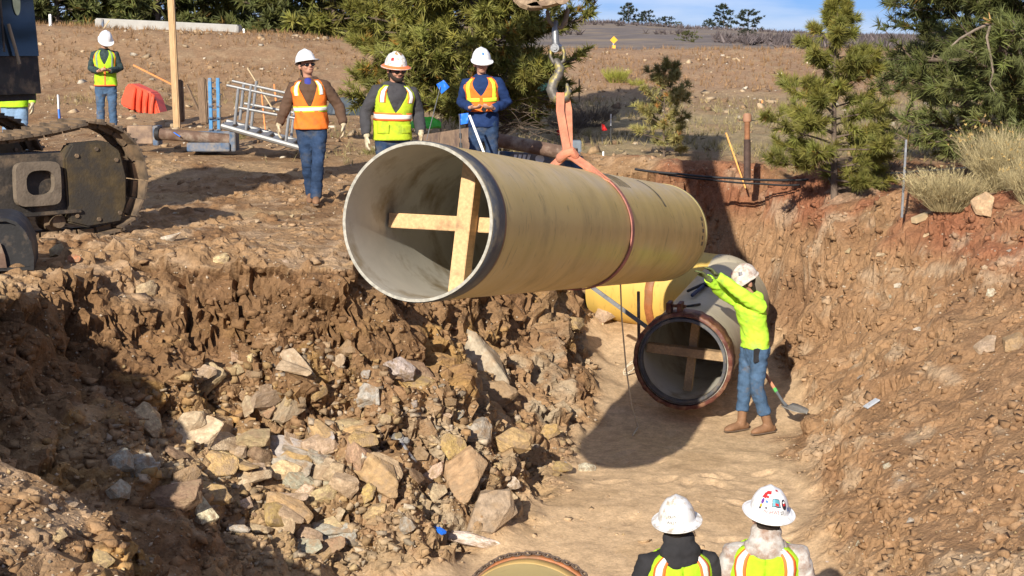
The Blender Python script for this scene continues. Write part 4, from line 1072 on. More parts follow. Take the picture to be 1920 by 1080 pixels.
    def vest(s, m, hem=.90, vneck=(1.17, .62), back_neck=1.45, tape=(), off=.020, arm=1.17):
        def w_of(z): return .0 if z <= vneck[0] else vneck[1] * 1.15 * ((z - vneck[0]) / (1.49 - vneck[0])) ** .9
        def ztop(th):
            a = abs(th); t = min(max((a - 2.35) / (PI - 2.35), 0), 1); t = t * t * (3 - 2 * t)
            return 1.487 - (1.487 - back_neck) * t
        def keep(th, z):
            a = abs(th)
            if a < w_of(z) or z > ztop(th): return False
            if 1.2 < a < 1.94 and z > arm and abs(a - 1.57) < .10 + .20 * math.sqrt(min(1, (z - arm) / .2)): return False
            return True
        mb = MB(); nt, nz = 34, 34
        for sd in (1, -1):
            vs = []; fs = []
            for j in range(nz + 1):
                for i in range(nt + 1):
                    zz = hem + (1.487 - hem) * j / nz; th = w_of(zz) + (PI - w_of(zz)) * i / nt
                    zz = hem + (ztop(th) - hem) * j / nz; th = w_of(zz) + (PI - w_of(zz)) * i / nt
                    th2 = th * sd
                    w = off + .007 * math.sin(th2 * 5 + zz * 9 + s.seed) * math.sin(zz * 14 + th2 * 2) + .006 * math.sin(zz * 31 + th2 * 4.3 + s.seed * 2) * math.sin(th2 * 3 + zz * 6) + .010 * max(0, (1.05 - zz) / .2)
                    vs.append(s.B(torso_pt(th2, zz, w, s.bulk)))
            for j in range(nz):
                for i in range(nt):
                    zz = hem + (1.487 - hem) * (j + .5) / nz; th = w_of(zz) + (PI - w_of(zz)) * (i + .5) / nt
                    if 1.2 < th < 1.94 and zz > arm and abs(th - 1.57) < .10 + .20 * math.sqrt(min(1, (zz - arm) / .2)): continue
                    a = j * (nt + 1) + i; fs.append((a, a + 1, a + nt + 2, a + nt + 1))
            mb.add(vs, fs)
        me = mb.mesh('vest'); bm = bmesh.new(); bm.from_mesh(me)
        bmesh.ops.delete(bm, geom=[v for v in bm.verts if not v.link_faces], context='VERTS')
        bmesh.ops.remove_doubles(bm, verts=bm.verts, dist=.0008)
        bmesh.ops.recalc_face_normals(bm, faces=bm.faces)
        cen = s.B((0, 0, 1.1)); tot = sum((f.normal.dot(f.calc_center_median() - cen)) for f in bm.faces)
        if tot < 0: bmesh.ops.reverse_faces(bm, faces=bm.faces)
        bmesh.ops.solidify(bm, geom=list(bm.faces), thickness=.008); bm.to_mesh(me); bm.free()
        me.polygons.foreach_set('use_smooth', np.ones(len(me.polygons), bool))
        o = link_mesh('vest', me, m, s.e)
        for t in tape:
            kind, m2, a, b, c, d = t[:6]
            s.shell('tape', m2, a, b, c, d, off + .0045 + (t[6] if len(t) > 6 else 0), 60 if kind == 'h' else 4, 3 if kind == 'h' else 30, keep, parent=o, thick=.003)
        return o
    def hat(s, m, style='full', brim=None, tilt=0.0, dz=0.0):
        mb = MB(); nt = 48; rows_ = []
        T = Matrix.Translation((0, .012, 1.70 + dz)) @ Matrix.Rotation(math.radians(tilt), 4, 'X')
        for j in range(11):
            a = PI / 2 * (1 - j / 10 * .97)
            rows_.append([(math.sin(a), math.cos(a))])
        vs = []; prof = []
        for j in range(12):
            a = PI / 2 * j / 11
            prof.append((math.cos(a), math.sin(a)))
        def dome(k, r, hgt):
            th = 2 * PI * k / nt; x, y_ = math.sin(th), -math.cos(th)
            X, Y = .104 * r * x, .128 * r * y_
            Z = .130 * hgt
            rid = .008 * math.exp(-(X / .016) ** 2) + .004 * math.exp(-((abs(X) - .052) / .010) ** 2)
            return Vector((X, Y, Z + rid * min(1, hgt * 2)))
        brims = []
        ext = lambda k: ({'full': .033 + .010 * max(0, math.cos(2 * PI * k / nt)), 'cap': .007 + .058 * max(0, math.cos(2 * PI * k / nt)) ** 1.3}[style])
        for fr, dz_ in ((1.0, -.020), (.97, -.024), (.5, -.010), (.04, 0)):
            ring = []
            for k in range(nt):
                th = 2 * PI * k / nt; x, y_ = math.sin(th), -math.cos(th); e_ = ext(k) * fr
                ring.append(Vector((x * (.106 + e_), y_ * (.130 + e_), dz_ * (ext(k) / .05) * .9)))
            brims.append(ring)
        rings = brims + [[dome(k, r, hh) for k in range(nt)] for r, hh in prof[:-1]]
        for rg_ in rings: vs += rg_
        top = len(vs); vs.append(Vector((0, 0, .138)))
        n = len(rings); fs = [(i * nt + k, i * nt + (k + 1) % nt, (i + 1) * nt + (k + 1) % nt, (i + 1) * nt + k) for i in range(n - 1) for k in range(nt)]
        fs += [((n - 1) * nt + k, (n - 1) * nt + (k + 1) % nt, top) for k in range(nt)]
        # underside so that the hat is closed from below
        s.hatT = T
        mb.add([T @ v for v in vs], fs); s.bend_mb(mb, True)
        me = mb.mesh('hard_hat'); bm = bmesh.new(); bm.from_mesh(me); bmesh.ops.recalc_face_normals(bm, faces=bm.faces)
        if sum(f.normal.z * (1 if f.calc_center_median().z > 1.7 else 0) for f in bm.faces) < 0: bmesh.ops.reverse_faces(bm, faces=bm.faces)
        bmesh.ops.solidify(bm, geom=list(bm.faces), thickness=.004); bm.to_mesh(me); bm.free()
        me.polygons.foreach_set('use_smooth', np.ones(len(me.polygons), bool))
        s.hat_o = link_mesh('hard_hat', me, m, s.e)
        if brim is not None:
            mb = MB(); pr = []
            for fr, dz_ in ((1.03, -.023), (1.03, -.014), (.12, .006), (.12, -.006)):
                for k in range(nt):
                    th = 2 * PI * k / nt; x, y_ = math.sin(th), -math.cos(th); e_ = ext(k) * fr
                    mb.v.append(tuple(T @ Vector((x * (.106 + e_), y_ * (.130 + e_), dz_))))
            mb.c = [(1, 1, 1, 1)] * len(mb.v); mb.f = [(i * nt + k, i * nt + (k + 1) % nt, ((i + 1) % 4) * nt + (k + 1) % nt, ((i + 1) % 4) * nt + k) for i in range(4) for k in range(nt)]; mb.mi = [0] * len(mb.f)
            s.bend_mb(mb, True); mb.build('brim', brim, s.hat_o, smooth=True, local=True)
        return s.hat_o
    def hat_pt(s, th, el, off=.002):
        """th: azimuth on the hat (0 front, + wearer's left), el 0 brim .. 1 top"""
        a = el * PI / 2; r, hh = math.cos(a), math.sin(a)
        X, Y, Z = .104 * r * math.sin(th), -.128 * r * math.cos(th),   .130 * hh
        rid = .008 * math.exp(-(X / .016) ** 2) + .004 * math.exp(-((abs(X) - .052) / .010) ** 2)
        nrm = Vector((math.sin(th) * r, -math.cos(th) * r, hh + .001)).normalized()
        return s.HD(s.hatT @ (Vector((X, Y, Z + rid * min(1, hh * 2))) + nrm * off))
    def sticker(s, th, el, w, h, m, shape='rect', off=.0025, name='sticker', rot=0.0):
        mb = MB(); n = 12
        if shape == 'rect': pl = [(x, y_) for x in (-.5, -.17, .17, .5) for y_ in (-.5, .5)]; fs = [(0, 1, 3, 2), (2, 3, 5, 4), (4, 5, 7, 6)]
        else: pl = [(0, 0)] + [(.5 * math.cos(2 * PI * k / n), .5 * math.sin(2 * PI * k / n)) for k in range(n)]; fs = [(0, k + 1, (k + 1) % n + 1) for k in range(n)]
        cr, sr = math.cos(rot), math.sin(rot)
        r_ = .128 * math.cos(el * PI / 2)
        vs = [s.hat_pt(th + (x * w * cr - y_ * h * sr) / max(r_, .03), el + (x * w * sr + y_ * h * cr) / (.125 * PI / 2), off) for x, y_ in pl]
        mb.add(vs, fs); return mb.build(name, m, s.hat_o, local=True)
    def hat_text(s, txt, th, el, size, m, off=.0025, mirror=1):
        cu = bpy.data.curves.new('t', 'FONT'); cu.body = txt; cu.size = 1; cu.align_x = 'CENTER'
        o = bpy.data.objects.new('t', cu); COL.objects.link(o)
        me = bpy.data.meshes.new_from_object(o.evaluated_get(bpy.context.evaluated_depsgraph_get())); bpy.data.objects.remove(o)
        r_ = .128 * math.cos(el * PI / 2)
        for v in me.vertices:
            v.co = s.hat_pt(th + v.co.x * size * mirror / r_, el + v.co.y * size / (.125 * PI / 2), off)
        me.name = 'lettering'; return link_mesh('lettering', me, m, s.hat_o)

HOLD = {1: dict(el=(.255, .03, 1.16), wr=(.085, -.245, 1.13), hd=(-.75, -.6, .05), pn=(-.3, .2, 1), curl=.7), -1: dict(el=(-.255, .03, 1.16), wr=(-.10, -.245, 1.12), hd=(.75, -.55, .05), pn=(.3, .2, 1), curl=.7)}
BACKT = [('v', M_ortape, -2.72, -2.28, .9, 1.49), ('v', M_silver, -2.62, -2.38, .9, 1.49, .002), ('v', M_ortape, 2.28, 2.72, .9, 1.49), ('v', M_silver, 2.38, 2.62, .9, 1.49, .002), ('h', M_ortape, -PI, PI, 1.0, 1.09), ('h', M_silver, -PI, PI, 1.015, 1.075, .002)]

# 1 man in the orange vest walking on the ledge
p = Person(-2.44, 19.55, 'man in an orange vest and brown jacket walking with head raised', rz=4, lean=(2, -3), head=(26, -12, 0), bulk=1.06, skin=M_skin_d, height=1.80)
p.legs[1].update(knee=(.075, -.13, .50), ank=(.045, -.10, .09), toe=(.05, -1)); p.legs[-1].update(knee=(-.06, .03, .49), ank=(-.03, .20, .115), toe=(-.05, -1), pitch=-.2)
p.arms[1].update(el=(.325, .03, 1.18), wr=(.385, -.08, .955)); p.arms[-1].update(el=(-.30, .0, 1.17), wr=(-.38, -.10, .945))
p.body(bare=False); p.glasses(); p.gloves(M_glove); p.pants(M_jean_d); p.boots(M_boot); p.jacket(M_brown)
mbs = MB(); mbs.ell((0, -.052, 1.43), (.062, .050, .085)); p.bend_mb(mbs); mbs.build('shirt', M_blueshirt, p.e, smooth=True, local=True)
p.vest(M_orv, hem=.90, vneck=(1.16, .50), tape=[('v', M_limetape, .50, .86, 1.31, 1.475), ('v', M_silver, .56, .80, 1.31, 1.475, .002), ('v', M_limetape, -.86, -.50, 1.31, 1.475), ('v', M_silver, -.80, -.56, 1.31, 1.475, .002), ('h', M_limetape, -PI, PI, 1.105, 1.175), ('h', M_silver, -PI, PI, 1.120, 1.160, .002)])
p.hat(M_hat, 'cap', tilt=-4); p.sticker(0, .35, .03, .03, M_silver, 'disc')

# 2 bearded man in the yellow vest beside the pipe
p = Person(-1.36, 18.25, 'bearded man in a yellow-green vest standing right behind the pipe mouth', rz=16, lean=(4, 3), head=(14, 4, -3), bulk=1.12, skin=M_skin_d, height=1.82)
p.arms[1].update(el=(.30, .02, 1.17), wr=(.30, -.12, .94)); p.arms[-1].update(el=(-.305, .02, 1.17), wr=(-.31, -.10, .93))
p.body(bare=False, beard=M_hair); p.glasses(); p.gloves(M_glove); p.pants(M_jean_d, 1.05); p.boots(M_bootb); p.jacket(M_char)
p.vest(M_yel, hem=.88, vneck=(1.19, .55), tape=[('v', M_ortape, .50, .90, 1.30, 1.475), ('v', M_silver, .58, .82, 1.30, 1.475, .002), ('v', M_ortape, -.90, -.50, 1.30, 1.475), ('v', M_silver, -.82, -.58, 1.30, 1.475, .002), ('h', M_ortape, -PI, PI, 1.095, 1.185), ('h', M_silver, -PI, PI, 1.115, 1.165, .002)])
for a in (-.62, .62):
    p.shell('pocket', M_yel, a - .38, a + .38, .955, 1.055, .030, 8, 5, None, thick=.006)
p.hat(M_hat_d, 'full', brim=M_obrim); p.sticker(-.9, .35, .035, .03, M_redst); p.sticker(.1, .75, .10, .07, mat('brown_smear', (.40, .26, .13), rough=.6, var=.3, bump=0), 'disc'); p.sticker(.35, .3, .04, .035, M_silver, 'disc')

# 3 man in blue jacket and orange vest
p = Person(-.36, 20.35, 'man in a navy jacket and orange vest holding a small black device', rz=-6, lean=(5, -2), head=(16, 6, 2), bulk=1.10, height=1.80)
p.arms = {k: dict(v) for k, v in HOLD.items()}
p.arms[1].update(el=(.30, .02, 1.16), wr=(.15, -.235, 1.10), hd=(-.55, -.6, .1)); p.arms[-1].update(el=(-.29, .03, 1.16), wr=(-.13, -.245, 1.11), hd=(.85, -.45, 0))
p.body(); p.pants(M_jean_d); p.boots(M_bootb); p.jacket(M_navy, hem=.86, hood=False)
mbs = MB(); mbs.tube([(-.055, -.02, 1.50), (0, -.075, 1.46), (.055, -.02, 1.50)], [(.012, .035)] * 3, 8, round_caps=True); p.bend_mb(mbs); mbs.build('collar', M_navy, p.e, smooth=True, local=True)
p.vest(M_orv, hem=1.06, vneck=(1.26, .50), tape=[('v', M_limetape, .62, .92, 1.22, 1.475), ('v', M_limetape, -.92, -.62, 1.22, 1.475), ('h', M_limetape, .06, 1.0, 1.185, 1.235), ('h', M_limetape, -1.0, -.06, 1.185, 1.235)])
p.hat(M_hat, 'cap'); p.sticker(0, .38, .035, .035, M_blust, 'disc')
ph = MB(); q = Vector((.03, -.31, 1.12)); ph.box(q, (.055, .02, .085), Matrix.Rotation(.5, 3, 'Y')); 
PH = ph; dev_loc = p.e.location + Matrix.Rotation(math.radians(-2), 3, 'Z') @ q
d_ = MB(); d_.box((0, 0, 0), (.06, .022, .09), Matrix.Rotation(.5, 3, 'Y')); d_.v = [tuple(Vector(v) + dev_loc) for v in d_.v]
tag(d_.build('handheld_device', M_phone, bevel=.004), 'small black device held by the man in the navy jacket', 'device')

# 4 man looking at his phone by the bank
p = Person(-7.28, 28.9, 'man in a lime vest and plaid shirt looking down at his phone', rz=10, head=(12, 28, 4), bulk=1.0, height=1.80)
p.arms = {k: dict(v) for k, v in HOLD.items()}
p.body(); p.pants(M_jean); p.boots(M_bootb); p.jacket(M_plaid, hood=False)
p.vest(M_lime, hem=.86, vneck=(1.24, .42), tape=[('v', M_greytape, .55, .75, 1.10, 1.475), ('v', M_greytape, -.75, -.55, 1.10, 1.475), ('v', M_ortape, -.045, .045, .86, 1.24), ('h', M_ortape, -PI, PI, .86, .885), ('v', M_ortape, .98, 1.10, 1.15, 1.475), ('v', M_ortape, -1.10, -.98, 1.15, 1.475)])
p.hat(M_hat, 'cap')
d_ = MB(); d_.box((0, 0, 0), (.13, .07, .012), Matrix.Rotation(.5, 3, 'X')); o_ = p.e.location + Matrix.Rotation(math.radians(10), 3, 'Z') @ Vector((.0, -.31, 1.165)); d_.v = [tuple(Vector(v) + o_) for v in d_.v]
tag(d_.build('phone', M_phone, bevel=.003), 'black phone in the hands of the man by the bank', 'phone')

# 5 man half hidden behind the excavator cab
p = Person(-7.42, 24.0, 'person in pale jeans and lime vest half hidden behind the cab', rz=0, height=1.78, bulk=1.05)
p.body(bare=False); p.gloves(M_glove); p.pants(M_jean_l, 1.08); p.boots(M_bootb); p.jacket(M_lime2, hood=False)
p.vest(M_lime, hem=.88, tape=[('h', M_silver, -PI, PI, 1.03, 1.09)]); p.hat(M_hat, 'full')

# 6 trench worker guiding the pipe
tw = P(1412, 806, 17.3)
gz6 = gz_at(tw.x, tw.y)
p = Person(tw.x, tw.y, 'man in a lime sweatshirt in the trench reaching up to the pipe', rz=-62, head=(-10, 6, 0), bulk=1.06, lean=(13, 3), skin=M_skin_d, height=1.80)
p.arms = {1: dict(el=(.17, -.31, 1.53), wr=(.08, -.56, 1.73), hd=(-.05, -.75, .65), pn=(0, -.7, -.75), curl=.3), -1: dict(el=(-.19, -.31, 1.51), wr=(-.06, -.58, 1.69), hd=(.05, -.8, .6), pn=(0, -.7, -.75), curl=.3)}
p.legs[1].update(knee=(.10, -.04, .50), ank=(.13, .10, .09)); p.legs[-1].update(knee=(-.10, -.05, .50), ank=(-.10, -.08, .09), toe=(.02, -1))
p.body(bare=False); p.gloves(M_gloveg); p.pants(M_jean, 1.0, .15); p.boots(M_boot, shaft=.24)
j = p.jacket(M_lime2, hem=.92, hood=True)
p.hat(M_hat_b, 'cap', tilt=4)
p.sticker(-.5, .4, .035, .03, M_redst); p.sticker(-.25, .45, .03, .03, M_purst, 'disc'); p.sticker(1.0, .42, .04, .035, M_blst, 'rect')
mb = MB(); mb.box((.155, -.09, .86), (.03, .075, .15)); mb.build('belt_pouch', M_blackf, p.e, local=True, bevel=.008)
mb = MB(); mb.tube([(.172 * math.sin(t), -.125 * math.cos(t), .965) for t in [2 * PI * k / 24 for k in range(24)]], [(.004, .020)] * 24, 6, close=True, ref=(0, 0, 1)); mb.build('belt', M_bootb, p.e, smooth=True, local=True)

# 7, 8 two men seen from behind at the lower edge
f7 = P(1271, 975, 9.75)
p = Person(f7.x, f7.y, 'man in black hooded jacket and lime vest seen from behind', rz=188, z=gz_at(f7.x, f7.y), head=(-14, -8, 3), bulk=1.14, height=1.71)
s7 = (f7.z + .10 - p.e.location.z) / 1.80
p.body(bare=False); p.gloves(M_glove); p.pants(M_jean); p.boots(); p.jacket(M_blackf)
mbh = MB(); mbh.ell((0, .075, 1.50), (.135, .085, .085)); mbh.ell((0, .11, 1.44), (.12, .055, .08)); mbh.ell((0, .03, 1.575), (.105, .10, .065)); p.bend_mb(mbh); p.put('hood', remeshed(mbh, .010, 4, .006, 4), M_blackf)
p.vest(M_lime, back_neck=1.425, tape=BACKT); p.hat(M_hat_d, 'full', tilt=0)
p.hat_text('CREW', PI - .25, .25, .020, M_black); p.hat_text('SAFETY', PI - .28, .10, .022, M_black)
f8 = P(1437, 950, 9.75)
p8 = Person(f8.x, f8.y, 'man in pale camouflage hood and lime vest with stickered hard hat', rz=172, z=gz_at(f8.x, f8.y), head=(10, -9, -4), bulk=1.14, height=1.77)
p = p8
p.body(bare=False); p.gloves(M_glove); p.pants(M_jean); p.boots(); p.jacket(M_camo)
mbh = MB(); mbh.ell((0, .075, 1.49), (.120, .08, .085)); mbh.ell((0, .10, 1.43), (.10, .055, .08)); mbh.ell((0, .03, 1.56), (.098, .095, .06)); p.bend_mb(mbh); p.put('hood', remeshed(mbh, .010, 4, .006, 9), M_camo)
p.vest(M_lime, back_neck=1.425, tape=BACKT); p.hat(M_hat, 'full', tilt=0)
for a in [(PI - .80, .60, .024, .036, M_redst), (PI - .58, .72, .032, .022, M_redst), (PI - .55, .58, .018, .016, M_redst, 'disc'), (PI - .78, .42, .020, .030, M_purst, 'disc'), (PI - .80, .30, .018, .018, M_yelst, 'disc'), (PI - .82, .24, .014, .014, M_blst, 'disc'), (PI - .52, .44, .02, .016, M_blust, 'disc'), (PI - .48, .28, .013, .016, M_blst, 'disc'), (PI + .10, .42, .056, .044, M_blst, 'rect', .0022), (PI + .10, .42, .048, .036, M_tealst, 'rect', .0035), (PI + .14, .375, .024, .013, M_redst, 'rect', .0045), (PI + .64, .36, .038, .056, M_blst, 'disc'), (PI + .64, .36, .020, .016, M_redst, 'rect', .0035), (PI + .64, .41, .016, .010, M_silver, 'rect', .0037), (PI + .55, .80, .02, .012, M_redst), (PI + .95, .2, .02, .02, M_blust)]:
    p.sticker(*a)
p.hat_text('MOMWT', PI - .16, .13, .027, M_redst); p.hat_text("'23", PI + .42, .13, .024, M_black)
# ------------------------------------------------------------------ machines and site gear
M_track = mat('dusty_track_steel', (.13, .098, .07), rough=.7, metal=.25, var=.35, scale=9, bump=.35, dirt=(.26, .18, .11), dirt_amt=.6, dirt_scale=4)
M_blacks = mat('black_painted_steel', (.018, .017, .017), rough=.55, var=.3, scale=8, bump=.1, dirt=(.12, .085, .055), dirt_amt=.28, dirt_scale=4)
M_frame = mat('muddy_frame_steel', (.045, .038, .032), rough=.75, var=.4, scale=7, bump=.3, dirt=(.17, .12, .075), dirt_amt=.42, dirt_scale=3.5)
M_frame_y = mat('worn_yellow_steel', (.085, .06, .028), rough=.7, var=.4, scale=7, bump=.25, dirt=(.045, .038, .03), dirt_amt=.6, dirt_scale=4)
M_boomy = mat('yellow_machine_paint', (.62, .36, .03), rough=.45, var=.12, scale=4, bump=.05, dirt=(.2, .15, .1), dirt_amt=.25, dirt_scale=3)
M_bucket = mat('worn_bucket_steel', (.30, .215, .135), rough=.5, metal=.35, var=.25, scale=7, bump=.15, dirt=(.17, .11, .07), dirt_amt=.4, dirt_scale=5)
M_chrome = mat('cylinder_chrome', (.6, .6, .6), rough=.2, metal=1, var=.05, bump=0)
M_cabglass, nt, b = nodes_of('cab_glass'); b.inputs['Base Color'].default_value = (.012, .020, .028, 1); b.inputs['Roughness'].default_value = .08; b.inputs['Specular IOR Level'].default_value = .7
M_rustp = mat('rusty_pipe_steel', (.155, .095, .065), rough=.75, metal=.2, var=.35, scale=8, bump=.25, dirt=(.30, .24, .18), dirt_amt=.35, dirt_scale=4)
M_rustplate = mat('rusty_plate', (.30, .205, .135), rough=.8, var=.28, scale=5, bump=.2, dirt=(.16, .11, .085), dirt_amt=.4, dirt_scale=3.5)
M_bluesteel = mat('blue_shoring_paint', (.06, .235, .46), rough=.5, var=.2, scale=7, bump=.08, dirt=(.25, .22, .19), dirt_amt=.28, dirt_scale=6)
M_bluedark = mat('dusty_blue_steel', (.045, .10, .19), rough=.6, var=.3, scale=6, bump=.12, dirt=(.24, .21, .18), dirt_amt=.5, dirt_scale=5)
M_alu = mat('aluminium', (.30, .30, .29), rough=.4, metal=.55, var=.15, scale=10, bump=.05)
M_white = mat('white_paint', (.80, .80, .78), rough=.5, var=.06, bump=0)
M_pvc = mat('white_plastic', (.78, .78, .76), rough=.35, var=.04, bump=0)
M_bluepl = mat('blue_flag_plastic', (.02, .17, .72), rough=.5, var=.12, bump=0)
M_redpl = mat('red_flag_plastic', (.75, .03, .03), rough=.5, var=.12, bump=0)
M_barrier = mat('red_orange_plastic', (.78, .085, .035), rough=.4, var=.12, scale=5, bump=.03, dirt=(.45, .17, .10), dirt_amt=.2)
M_post = mat('weathered_wood', (.20, .135, .085), rough=.9, var=.35, scale=4, stretch=(10, 10, 1), bump=.4)
M_pole = mat('pale_wood_pole', (.47, .305, .155), rough=.8, var=.22, scale=3, stretch=(12, 12, .6), bump=.15)
M_stake = mat('stake_wood', (.52, .40, .24), rough=.8, var=.2, bump=.1)
M_orstake = mat('orange_stake', (.80, .27, .08), rough=.7, var=.2, bump=.05)
M_conc = mat('concrete', (.36, .35, .32), rough=.9, var=.15, scale=3, bump=.2)
M_hose = mat('black_hose', (.014, .014, .016), rough=.5, var=.2, bump=.05)
M_tarp = mat('dark_tarp', (.07, .085, .10), rough=.6, var=.3, scale=6, bump=.3, bscale=8)
M_green = mat('green_tarp', (.07, .52, .05), rough=.5, var=.2, bump=.1)
M_teal = mat('pale_green_box', (.22, .48, .30), rough=.5, var=.12, bump=.02)

# --- excavator: tracks, house, cab, boom and stick reaching over the trench, bucket
EXH = Vector((math.cos(math.radians(42)), math.sin(math.radians(42)), 0)); EXN = Vector((EXH.y, -EXH.x, 0)); UPZ = Vector((0, 0, 1))
TF = Vector((-3.80, 16.75, 0)); TF.z = gz_at(TF.x - .4, TF.y - .4) - .01
ex = thing('excavator', TF - EXH * 2.2 - EXN * 1.5, 'muddy crawler excavator at the left edge lifting the pipe', 'excavator')
def TP(s_, z, o_=0.0): return TF - EXH * s_ + UPZ * z - EXN * o_       # s back from the front, z up, o inwards
def belt_path():
    pts = []
    L0, L1, r = .60, 4.3, .58
    n = 18
    for k in range(n): pts.append((L1 - (L1 - L0) * k / n, .03))
    for k in range(11):
        a = -PI / 2 - PI * k / 10
        pts.append((L0 + r * math.cos(a), .03 + r + r * math.sin(a)))
    for k in range(1, n):
        t = k / n; pts.append((L0 + (L1 - L0) * t, .03 + 2 * r - .10 * math.sin(PI * min(1, t * 1.8)) * (1 if t < .56 else 0) - .05 * math.sin(PI * t)))
    for k in range(11):
        a = PI / 2 - PI * k / 10
        pts.append((L1 + r * math.cos(a), .03 + r + r * math.sin(a)))
    return pts
bp_ = belt_path()
# resample at shoe pitch
seg = []; acc = 0; pit = .203; pos = []
for i in range(len(bp_)):
    a, b2 = Vector((*bp_[i], 0)), Vector((*bp_[(i + 1) % len(bp_)], 0)); l = (b2 - a).length; t = (b2 - a) / max(l, 1e-6)
    while acc < l: pos.append((a + t * acc, t)); acc += pit
    acc -= l
shoe = MB(); shoe.box((0, 0, 0), (.192, .60, .022)); shoe.box((-.07, 0, -.028), (.018, .60, .036)); shoe.box((.02, 0, -.022), (.014, .60, .024)); shoe.box((0, .10, .035), (.17, .05, .05)); shoe.box((0, -.10, .035), (.17, .05, .05))
shoe_me = shoe.mesh('track_shoe'); shoe_me.materials.append(M_track)
for off in (0.0, 2.35):
    mb = MB(); mb.cyl(TP(.56, .57, .24 + off), TP(.56, .57, .36 + off), .40, seg=28)
    trk = mb.build('track', M_frame, ex, smooth=True)
    mb = MB(); mb.cyl(TP(4.3, .57, .24 + off), TP(4.3, .57, .36 + off), .40, seg=28); mb.build('sprocket', M_frame, trk, smooth=True)
    for s_ in (.98, 1.36, 1.74, 2.12, 2.6, 3.1, 3.52): mb = MB(); mb.tube([TP(s_, .20, .10 + off), TP(s_, .20, .20 + off), TP(s_, .20, .21 + off), TP(s_, .20, .40 + off)], [.07, .07, .115, .115], 16); mb.build('roller', M_track, trk, smooth=True, angle=30)
    for s_ in (1.7, 3.0): mb = MB(); mb.cyl(TP(s_, .86, .22 + off), TP(s_, .86, .38 + off), .07, seg=14); mb.build('carrier_roller', M_frame, trk, smooth=True)
    for p_, t_ in pos:
        o = bpy.data.objects.new('track_shoe', shoe_me); COL.objects.link(o); o.parent = trk
        tx = (-EXH * t_.x + UPZ * t_.y).normalized(); yy = -EXN; zz = tx.cross(yy)
        o.rotation_euler = Matrix((tx, yy, zz)).transposed().to_euler(); o.location = TP(p_.x, p_.y, .30 + off) - ex.location
    mb = MB(); mb.beam(TP(.75, .58, .28 + off), TP(4.1, .58, .28 + off), .62, .40, EXN); mb.build('track_frame', M_frame, ex, bevel=.03)
    # rounded guard over the idler
    prof = [(.32, .15), (.70, .12), (.90, .18), (.93, .84), (.84, .98), (.46, 1.0), (.30, .88), (.24, .62), (.25, .35)]
    mb = MB(); n = len(prof); vs = [TP(a, z, o_ + off) for o_ in (.03, .22) for a, z in prof]
    mb.add(vs, [tuple(range(n)), tuple(range(2 * n - 1, n - 1, -1))] + [(i, i + n, (i + 1) % n + n, (i + 1) % n) for i in range(n)]); gd = mb.build('idler_guard', M_frame_y, ex, bevel=.02)
    for a_, z_ in ((.34, .25), (.36, .80), (.82, .25), (.80, .86), (.58, .20), (.58, .92)): mb = MB(); mb.cyl(TP(a_, z_, .032 + off), TP(a_, z_, .012 + off), .022, seg=6); mb.build('bolt', M_track, gd)
    # step bracket with an oval hole
    mb = MB(); ro = []; ri = []
    for k in range(24):
        a = 2 * PI * k / 24; c, s2 = math.cos(a), math.sin(a)
        ro.append((1.24 + .24 * math.copysign(abs(c) ** .35, c), .60 + .22 * math.copysign(abs(s2) ** .35, s2))); ri.append((1.22 + .15 * math.copysign(abs(c) ** .7, c), .61 + .125 * math.copysign(abs(s2) ** .7, s2)))
    vs = [TP(a, z, o_ + off) for o_ in (-.02, .06) for l in (ro, ri) for a, z in l]
    fs = []
    for k in range(24):
        l = (k + 1) % 24; fs += [(k, l, 24 + l, 24 + k), (48 + k, 72 + k, 72 + l, 48 + l), (k, 48 + k, 48 + l, l), (24 + k, 24 + l, 72 + l, 72 + k)]
    mb.add(vs, fs); mb.build('step_bracket', mat('dusty_bracket', (.16, .125, .09), rough=.8, var=.3, scale=8, bump=.3), ex)
    mb = MB(); mb.beam(TP(.78, .30, .02 + off), TP(2.6, .28, .02 + off), .05, .04); mb.build('guard_rail', M_frame, ex, bevel=.008)
UH = Vector((math.cos(math.radians(-22)), math.sin(math.radians(-22)), 0)); UL = Vector((-UH.y, UH.x, 0))
UC = TF - EXH * 2.3 - EXN * 1.45
UC = Vector((UC.x, UC.y, TF.z))
def U(f, l, z): return UC + UH * f + UL * l + UPZ * z
def ubox(mb, f0, f1, l0, l1, z0, z1, shrink=1.0):
    vs = []
    for z, k in ((z0, 1.0), (z1, shrink)):
        fm, lm = (f0 + f1) / 2, (l0 + l1) / 2
        for f, l in ((f0, l0), (f1, l0), (f1, l1), (f0, l1)): vs.append(U(fm + (f - fm) * k, lm + (l - lm) * k, z))
    mb.add(vs, [(3, 2, 1, 0), (4, 5, 6, 7), (0, 1, 5, 4), (1, 2, 6, 5), (2, 3, 7, 6), (3, 0, 4, 7)]); return mb
mb = MB(); mb.cyl(U(0, 0, .75), U(0, 0, 1.22), .75, seg=32); mb.build('turntable', M_frame, ex, smooth=True)
mb = MB(); ubox(mb, -3.0, -.9, -1.35, 1.35, 1.22, 2.5, .96); mb.build('engine_housing', M_boomy, ex, bevel=.06)
CF = 1.20                                                        # front of the cab ahead of the slew axis
cab = ubox(MB(), CF - 1.7, CF, .20, 1.22, 1.40, 3.15, .92).build('cab', M_blacks, ex, bevel=.07)
ubox(MB(), CF - 1.45, CF - .1, .180, .192, 1.95, 3.0, .97).build('window', M_cabglass, cab)
ws = MB(); ws.add([U(CF + .012, .30, 1.86), U(CF + .012, 1.12, 1.86), U(CF - .045, 1.08, 3.0), U(CF - .045, .34, 3.0)], [(0, 1, 2, 3)]); ws.build('windshield', M_cabglass, cab)
def on_cab(f, z, o_=0.0): return U(CF + .022 + o_ - (z - 1.86) * .05, .45 - (f - CF) * .6, z)
